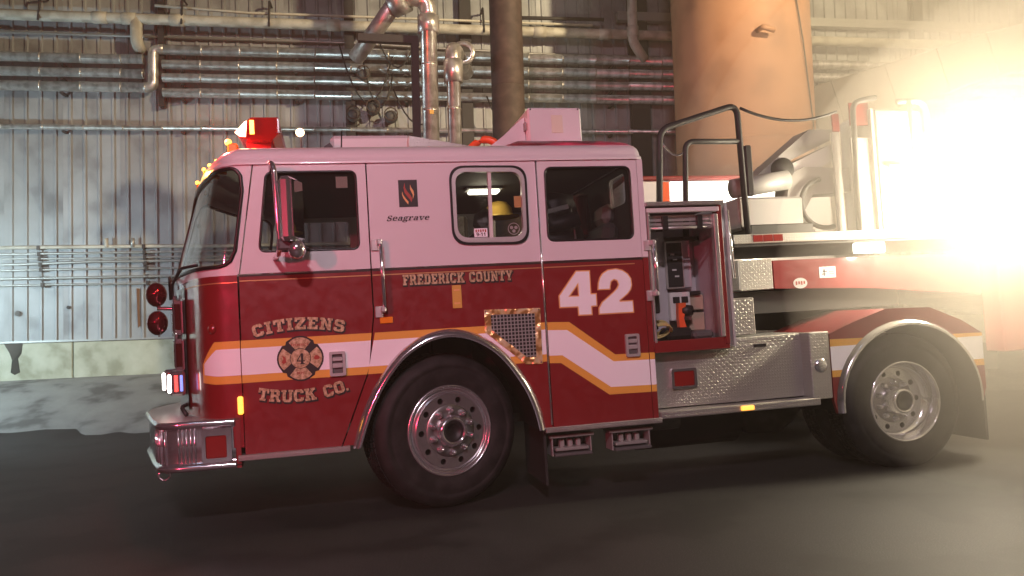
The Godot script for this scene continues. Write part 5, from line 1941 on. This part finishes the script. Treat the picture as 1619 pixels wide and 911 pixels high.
# ================= ladder trailer =================
func trailer():
	var t = thing("ladder_trailer", "aerial ladder trailer with turntable hitched behind the red tractor", "trailer", Vector3.ZERO, Vector3(0, 0, SLOPE))
	var s
	s = begin()
	prism(s, [[3.50, 1.435], [4.4, 1.40], [5.6, 1.28], [7.2, 1.0], [9.5, 0.95], [9.5, 1.64], [3.50, 1.665]], -2.0, -0.52)
	var beam = obj("gooseneck", s, "red_paint", t)
	s = begin()
	sheet(s, rect(3.914, 1.503, 4.065, 1.594), -0.517)
	obj("placard", s, "white_vinyl", beam)
	s = begin()
	for q in [[3.935, 1.53, 3.975, 1.537], [3.945, 1.552, 3.985, 1.56], [3.955, 1.515, 3.963, 1.578], [4.0, 1.53, 4.05, 1.536], [4.0, 1.55, 4.05, 1.556]]:
		sheet(s, rect(q[0], q[1], q[2], q[3]), -0.515)
	obj("placard_print", s, "black_ink", beam)
	s = begin()
	var ov := []
	for k in 20:
		ov.append(Vector2(3.732 + cos(TAU * k / 20) * 0.064, 1.469 + sin(TAU * k / 20) * 0.044))
	sheet(s, ov, -0.517)
	obj("oval_badge", s, "white_trim", beam)
	s = begin()
	for k in 4:
		sheet(s, rect(3.69 + k * 0.024, 1.455 + 0.006 * (k % 2), 3.702 + k * 0.024, 1.485), -0.515)
	obj("badge_print", s, "red_print", beam)
	part_box("red_box", Vector3(6.4, 1.25, -0.4), Vector3(1.9, 0.9, 0.2), "red_dull", t, 0.01)
	part_box("plate_locker", Vector3(3.325, 1.555, -0.62), Vector3(0.30, 0.245, 0.25), "tread_plate", t, 0.006)
	part_box("neck_underside", Vector3(3.9, 1.33, -1.2), Vector3(1.6, 0.18, 1.2), "black_steel", t)
	s = begin(false)
	X = Transform3D(Basis(Vector3.RIGHT, -PI / 2), Vector3(4.25, 1.08, -1.25))
	lathe(s, [[0.0, 0.3], [0.5, 0.3], [0.55, 0.2], [0.5, 0.0], [0.0, 0.0]], 28)
	X = Transform3D()
	obj("fifth_wheel", s, "black_steel", t)
	# platform with reflective edge
	part_box("platform", Vector3(5.6, 1.80, -1.25), Vector3(4.9, 0.03, 1.5), "black_steel", t)
	part_box("platform_edge", Vector3(4.65, 1.845, -0.50), Vector3(3.0, 0.075, 0.03), "tread_plate", t, 0.004)
	for k in 3:
		part_box("edge_tape", Vector3(3.36 + k * 0.09, 1.847, -0.483), Vector3(0.085, 0.055, 0.003), "red_reflector", t)
	part_box("deck_lamp", Vector3(4.34, 1.73, -0.44), Vector3(0.28, 0.085, 0.05), "lamp_white", t, 0.01)
	omni(t, Vector3(4.34, 1.70, -0.36), [1.0, 0.9, 0.7], 0.25, 0.05)
	# hand rails
	s = begin(false)
	tube(s, bend([Vector3(2.56, 1.88, -0.6), Vector3(2.625, 2.77, -0.6), Vector3(3.32, 2.975, -0.6), Vector3(3.34, 1.86, -0.6)], 0.1, 6), 0.026, 10)
	obj("hand_rail", s, "black_steel", t)
	s = begin(false)
	tube(s, bend([Vector3(2.79, 1.88, -0.6), Vector3(2.84, 2.67, -0.6), Vector3(3.33, 2.665, -0.6)], 0.08, 6), 0.023, 10)
	obj("hand_rail", s, "black_steel", t)
	part_box("rail_pad", Vector3(3.385, 2.42, -0.6), Vector3(0.06, 0.42, 0.05), "black_steel", t, 0.01)
	part_box("rail_footing", Vector3(2.95, 1.87, -0.75), Vector3(0.95, 0.03, 0.5), "black_steel", t)
	s = begin(false)
	var ch := []
	for k in 13:
		var u = k / 12.0
		ch.append(Vector3(lerpf(3.36, 4.26, u), lerpf(2.95, 2.92, u) - 0.09 * 4.0 * u * (1.0 - u), -0.62))
	tube(s, ch, 0.012, 6)
	obj("safety_chain", s, "black_steel", t)
	s = begin(false)
	ch = []
	for k in 9:
		var u = k / 8.0
		ch.append(Vector3(lerpf(2.64, 2.84, u), lerpf(2.66, 2.60, u) - 0.07 * 4.0 * u * (1.0 - u), -0.6))
	tube(s, ch, 0.008, 6)
	obj("safety_chain", s, "chrome", t)
	# turntable machinery
	s = begin(false)
	tube(s, [Vector3(3.42, 2.33, -0.95), Vector3(3.95, 2.40, -0.95)], 0.085, 16)
	obj("hydraulic_cylinder", s, "grey_paint", t)
	part_box("machine_base", Vector3(3.72, 2.10, -1.1), Vector3(0.62, 0.28, 0.5), "grey_paint", t, 0.02)
	part_box("machine_block", Vector3(3.75, 1.93, -1.0), Vector3(0.6, 0.12, 0.5), "black_steel", t, 0.01)
	s = begin()
	prism(s, [[3.62, 2.40], [3.70, 2.36], [4.02, 2.58], [4.30, 2.70], [4.54, 2.80], [4.54, 2.86], [4.24, 2.86]], -1.25, -1.0)
	obj("lift_arm", s, "grey_paint", t)
	s = begin()
	prism(s, [[3.96, 2.52], [4.50, 2.74], [4.52, 2.60], [4.2, 2.46]], -1.24, -1.02)
	obj("lift_link", s, "white_trim", t)
	s = begin(false)
	tube(s, [Vector3(3.93, 2.50, -0.95), Vector3(3.93, 2.50, -1.3)], 0.10, 18)
	obj("pivot_pin", s, "black_steel", t)
	s = begin()
	prism(s, [[3.90, 1.9], [4.0, 2.45], [4.15, 2.52], [4.6, 2.50], [4.6, 2.28], [4.22, 2.27], [4.12, 2.12], [4.18, 1.98], [4.25, 1.9]], -1.2, -0.98)
	obj("turntable_cheek", s, "grey_paint", t)
	s = begin(false)
	var hs := []
	for k in 15:
		var a = PI * 0.55 + PI * 1.05 * k / 14.0
		hs.append(Vector3(4.30 + cos(a) * 0.24, 2.18 + sin(a) * 0.22, -0.93))
	tube(s, hs, 0.022, 8)
	obj("hydraulic_hose", s, "black", t)
	# control cabinet with handrails at the turntable
	part_box("control_cabinet", Vector3(4.93, 2.42, -0.95), Vector3(0.50, 1.10, 0.5), "white_trim", t, 0.03)
	part_box("cabinet_plate", Vector3(4.80, 2.42, -0.69), Vector3(0.22, 1.06, 0.012), "tread_plate", t, 0.004)
	part_box("cabinet_side", Vector3(4.66, 2.42, -0.80), Vector3(0.03, 1.10, 0.22), "grey_paint", t, 0.004)
	part_box("cabinet_panel", Vector3(4.555, 2.30, -0.74), Vector3(0.19, 0.84, 0.02), "grey_paint", t, 0.004)
	part_box("red_panel", Vector3(4.565, 2.93, -0.74), Vector3(0.19, 0.20, 0.02), "lamp_red_soft", t, 0.004)
	part_box("red_panel", Vector3(4.37, 2.87, -0.80), Vector3(0.07, 0.16, 0.02), "lamp_red_soft", t, 0.004)
	part_box("rear_post", Vector3(4.37, 2.32, -0.82), Vector3(0.075, 0.94, 0.03), "grey_paint", t, 0.004)
	s = begin(false)
	tube(s, bend([Vector3(4.44, 1.86, -0.68), Vector3(4.47, 3.02, -0.68), Vector3(4.70, 3.06, -0.68)], 0.08, 5), 0.025, 10)
	obj("cabinet_rail", s, "black_steel", t)
	s = begin(false)
	tube(s, bend([Vector3(4.9, 3.02, -0.66), Vector3(5.18, 3.03, -0.66), Vector3(5.22, 1.86, -0.66)], 0.12, 6), 0.025, 10)
	obj("cabinet_rail", s, "grey_paint", t)
	s = begin(false)
	tube(s, bend([Vector3(5.0, 3.02, -0.64), Vector3(5.02, 2.45, -0.64), Vector3(4.75, 2.45, -0.64)], 0.06, 5), 0.022, 10)
	obj("control_handle", s, "rail_alu", t)
	# running gear under the far end
	for x in [10.6, 11.8]:
		wheel("trailer_wheel", Vector3(x, 0.42, -0.1), 0.0, 0.15, t, 0.26)
	part_box("trailer_body", Vector3(11.6, 1.7, -1.25), Vector3(5.0, 1.2, 2.3), "red_paint", t, 0.02)

# ================= inside the cab and the locker =================
func inside(n, label, cat, group = ""):
	return thing(n, label, cat, Vector3.ZERO, Vector3(0, 0, SLOPE), group)

func seat(label, x, z, turn):
	var t = inside("cab_seat", label, "seat", "seats inside the cab")
	t.position = Basis(Vector3(0, 0, 1), SLOPE) * Vector3(x, 0.85, z)
	t.rotation = Vector3(0, turn, SLOPE)
	part_box("cushion", Vector3(0, 0.42, 0), Vector3(0.48, 0.14, 0.50), "grey_dark", t, 0.04)
	part_box("pedestal", Vector3(0, 0.17, 0), Vector3(0.3, 0.36, 0.36), "black", t, 0.01)
	var s = begin()
	X = Transform3D(Basis(Vector3(0, 0, 1), -0.16), Vector3(0.24, 0.80, 0))
	box(s, Vector3.ZERO, Vector3(0.13, 0.72, 0.48), 0.045)
	obj("backrest", s, "grey_dark", t)
	s = begin()
	box(s, Vector3(0, 0.44, 0), Vector3(0.10, 0.16, 0.28), 0.04)
	X = Transform3D()
	obj("headrest", s, "grey_paint", t)

func cab_contents():
	var s
	seat("driver's seat seen through the front door window", 0.0, -0.6, 0.0)
	seat("grey officer's seat on the cab's far side", 0.0, -1.9, 0.0)
	seat("grey crew seat behind the sliding window", 0.82, -0.62, 0.0)
	seat("grey crew seat on the far side facing the sliding window", 1.75, -1.9, 0.0)
	seat("dark seat at the rear crew door window", 1.80, -0.62, 0.0)
	# dome lamp
	var t = inside("dome_lamp", "lit white dome lamp on the cab ceiling behind the sliding window", "lamp")
	part_box("lamp_base", Vector3(1.22, 2.378, -0.95), Vector3(0.30, 0.02, 0.16), "white_trim", t, 0.004)
	part_box("lamp_lens", Vector3(1.22, 2.355, -0.95), Vector3(0.25, 0.03, 0.12), "dome_face", t, 0.01)
	omni(t, Vector3(1.22, 2.31, -0.95), [1.0, 0.90, 0.66], 0.09, 0.06)
	# console between the seats
	t = inside("engine_cover", "dark engine cover between the cab seats", "engine cover")
	part_box("cover", Vector3(0.55, 1.25, -1.25), Vector3(1.5, 0.8, 0.62), "dark_in", t, 0.06)
	part_box("cover_panel", Vector3(1.10, 1.78, -1.2), Vector3(0.26, 0.42, 0.3), "grey_paint", t, 0.02)
	# dashboard and wheel
	t = inside("dashboard", "dark dashboard behind the curved windscreen", "dashboard")
	part_box("dash_body", Vector3(-0.72, 1.58, -1.25), Vector3(0.34, 0.26, 1.9), "dark_in", t, 0.05)
	part_box("dash_paper", Vector3(-0.60, 1.74, -1.0), Vector3(0.16, 0.02, 0.22), "tag_paper", t)
	t = inside("steering_wheel", "black steering wheel in front of the driver's seat", "steering wheel")
	s = begin(false)
	X = Transform3D(Basis(Vector3(0, 0, 1), 0.6), Vector3(-0.42, 1.68, -0.6))
	var w := []
	for k in 24:
		w.append(Vector3(0.0, cos(TAU * k / 24) * 0.22, sin(TAU * k / 24) * 0.22))
	X = Transform3D(Basis(Vector3(0, 0, 1), 0.9), Vector3(-0.42, 1.70, -0.6))
	tube(s, w, 0.016, 8, true)
	obj("rim", s, "black", t)
	s = begin(false)
	tube(s, [Vector3(0, 0, 0), Vector3(-0.3, 0.0, 0)], 0.03, 8)
	tube(s, [Vector3(0, 0.2, 0), Vector3(0, -0.2, 0)], 0.014, 6)
	X = Transform3D()
	obj("column", s, "black", t)
	# crew gear
	t = inside("fire_coat", "dark coat with a silver reflective band at the rear crew window", "coat")
	s = begin(false)
	var rows := []
	for k in 9:
		var u = k / 8.0
		var r := []
		for j in 17:
			var a = TAU * j / 16.0
			r.append(Vector3(1.66 + cos(a) * (0.13 + 0.09 * u) + 0.02 * sin(a * 5.0 + k) , 2.22 - 0.42 * u, -0.42 + sin(a) * (0.09 + 0.05 * u)))
		rows.append(r)
	grid(s, rows)
	for j in 16:
		tri(s, rows[0][j + 1], rows[0][j], Vector3(1.66, 2.25, -0.42))
	obj("coat_body", s, "black", t)
	s = begin(false)
	tube(s, [Vector3(1.52, 2.14, -0.36), Vector3(1.60, 1.98, -0.27), Vector3(1.78, 2.02, -0.22)], [0.07, 0.065, 0.055], 12)
	obj("sleeve", s, "black", t)
	s = begin()
	X = Transform3D(Basis(Vector3(0, 0, 1), 0.22), Vector3(1.60, 2.09, -0.235))
	box(s, Vector3.ZERO, Vector3(0.22, 0.036, 0.012), 0.004)
	X = Transform3D()
	obj("reflective_band", s, "rail_alu", t)
	t = inside("red_jacket", "red jacket hanging on the cab's rear wall", "jacket")
	s = begin(false)
	rows = []
	for k in 9:
		var u = k / 8.0
		var r := []
		for j in 13:
			var a = TAU * j / 12.0
			r.append(Vector3(2.02 + cos(a) * (0.06 + 0.03 * u), 2.30 - 0.36 * u, -0.95 + sin(a) * (0.12 + 0.06 * u) + 0.02 * sin(a * 4.0 + 1.5 * k)))
		rows.append(r)
	grid(s, rows)
	obj("jacket_body", s, "red_dull", t)
	s = begin(false)
	tube(s, [Vector3(2.0, 2.26, -0.83), Vector3(1.97, 2.10, -0.76), Vector3(1.98, 1.95, -0.74)], [0.05, 0.045, 0.035], 10)
	obj("sleeve", s, "red_dull", t)
	t = inside("equipment_rack", "pale tubular rack at the rear crew window", "rack")
	for q in [[Vector3(1.50, 1.98, -0.30), Vector3(1.76, 1.97, -0.30)], [Vector3(1.50, 1.86, -0.30), Vector3(1.77, 1.86, -0.30)], [Vector3(1.755, 2.06, -0.30), Vector3(1.77, 1.82, -0.30)]]:
		s = begin(false)
		tube(s, q, 0.008, 6)
		obj("rack_bar", s, "rail_alu", t)
	t = inside("helmet", "yellow fire helmet on the shelf behind the sliding window", "helmet")
	s = begin(false)
	X = Transform3D(Basis(Vector3.RIGHT, -PI / 2), Vector3(1.40, 2.18, -1.25))
	lathe(s, [[0.17, 0.0], [0.175, 0.012], [0.12, 0.02], [0.11, 0.08], [0.07, 0.13], [0.0, 0.145]], 20)
	X = Transform3D()
	obj("shell", s, "tag_yellow", t)
	t = inside("paper_notice", "pale paper notice taped inside the front door window", "notice")
	part_box("paper", Vector3(0.085, 2.285, -0.026), Vector3(0.075, 0.075, 0.002), "tag_paper", t)
	t = inside("paper_notice", "orange paper card inside the sliding window's rear pane", "notice")
	part_box("paper", Vector3(1.285, 2.13, -0.06), Vector3(0.05, 0.08, 0.002), "pale_print", t)
	# loose gear in the open compartment
	t = inside("hand_lamp", "bright orange hand lamp standing in the open compartment", "hand lamp")
	s = begin()
	prism(s, [[2.565, 1.36], [2.625, 1.36], [2.62, 1.30], [2.60, 1.24], [2.635, 1.12], [2.60, 1.10], [2.565, 1.13], [2.56, 1.24]], -0.38, -0.33)
	obj("grip", s, "orange_plastic", t)
	s = begin(false)
	X = Transform3D(Basis(Vector3.UP, 1.57), Vector3(2.63, 1.30, -0.355))
	lathe(s, [[0.0, 0.05], [0.04, 0.05], [0.045, 0.0], [0.03, -0.04], [0.0, -0.04]], 14)
	X = Transform3D()
	obj("lamp_cup", s, "black", t)
	for k in 2:
		t = inside("cord_coil", ["pale yellow cord coiled on the compartment floor, front loop", "pale yellow cord loop behind the front coil in the compartment"][k], "cord", "cords in the compartment")
		s = begin(false)
		w = []
		for i in 40:
			var a = TAU * i / 20.0
			w.append(Vector3(2.33 + 0.03 * k + cos(a) * (0.09 - 0.0006 * i), 1.15 + 0.02 * k + sin(a) * 0.05 + 0.0006 * i, -0.16 - 0.12 * k + sin(a) * 0.06))
		tube(s, w, 0.007, 6)
		obj("cord", s, "yellow_hose", t)
	t = inside("tool_bag", "black tool bag on the compartment floor", "bag")
	part_box("bag_body", Vector3(2.50, 1.13, -0.28), Vector3(0.22, 0.09, 0.2), "black", t, 0.03)
	part_box("bag_flap", Vector3(2.66, 1.115, -0.22), Vector3(0.16, 0.06, 0.2), "grey_dark", t, 0.02)
	t = inside("portable_radio", "black portable radio hanging beside the compartment's front rail", "radio")
	part_box("radio_body", Vector3(2.27, 1.36, -0.07), Vector3(0.055, 0.14, 0.04), "black", t, 0.01)
	s = begin(false)
	tube(s, [Vector3(2.26, 1.29, -0.07), Vector3(2.25, 1.24, -0.07), Vector3(2.28, 1.18, -0.09)], 0.008, 6)
	obj("radio_cord", s, "black", t)
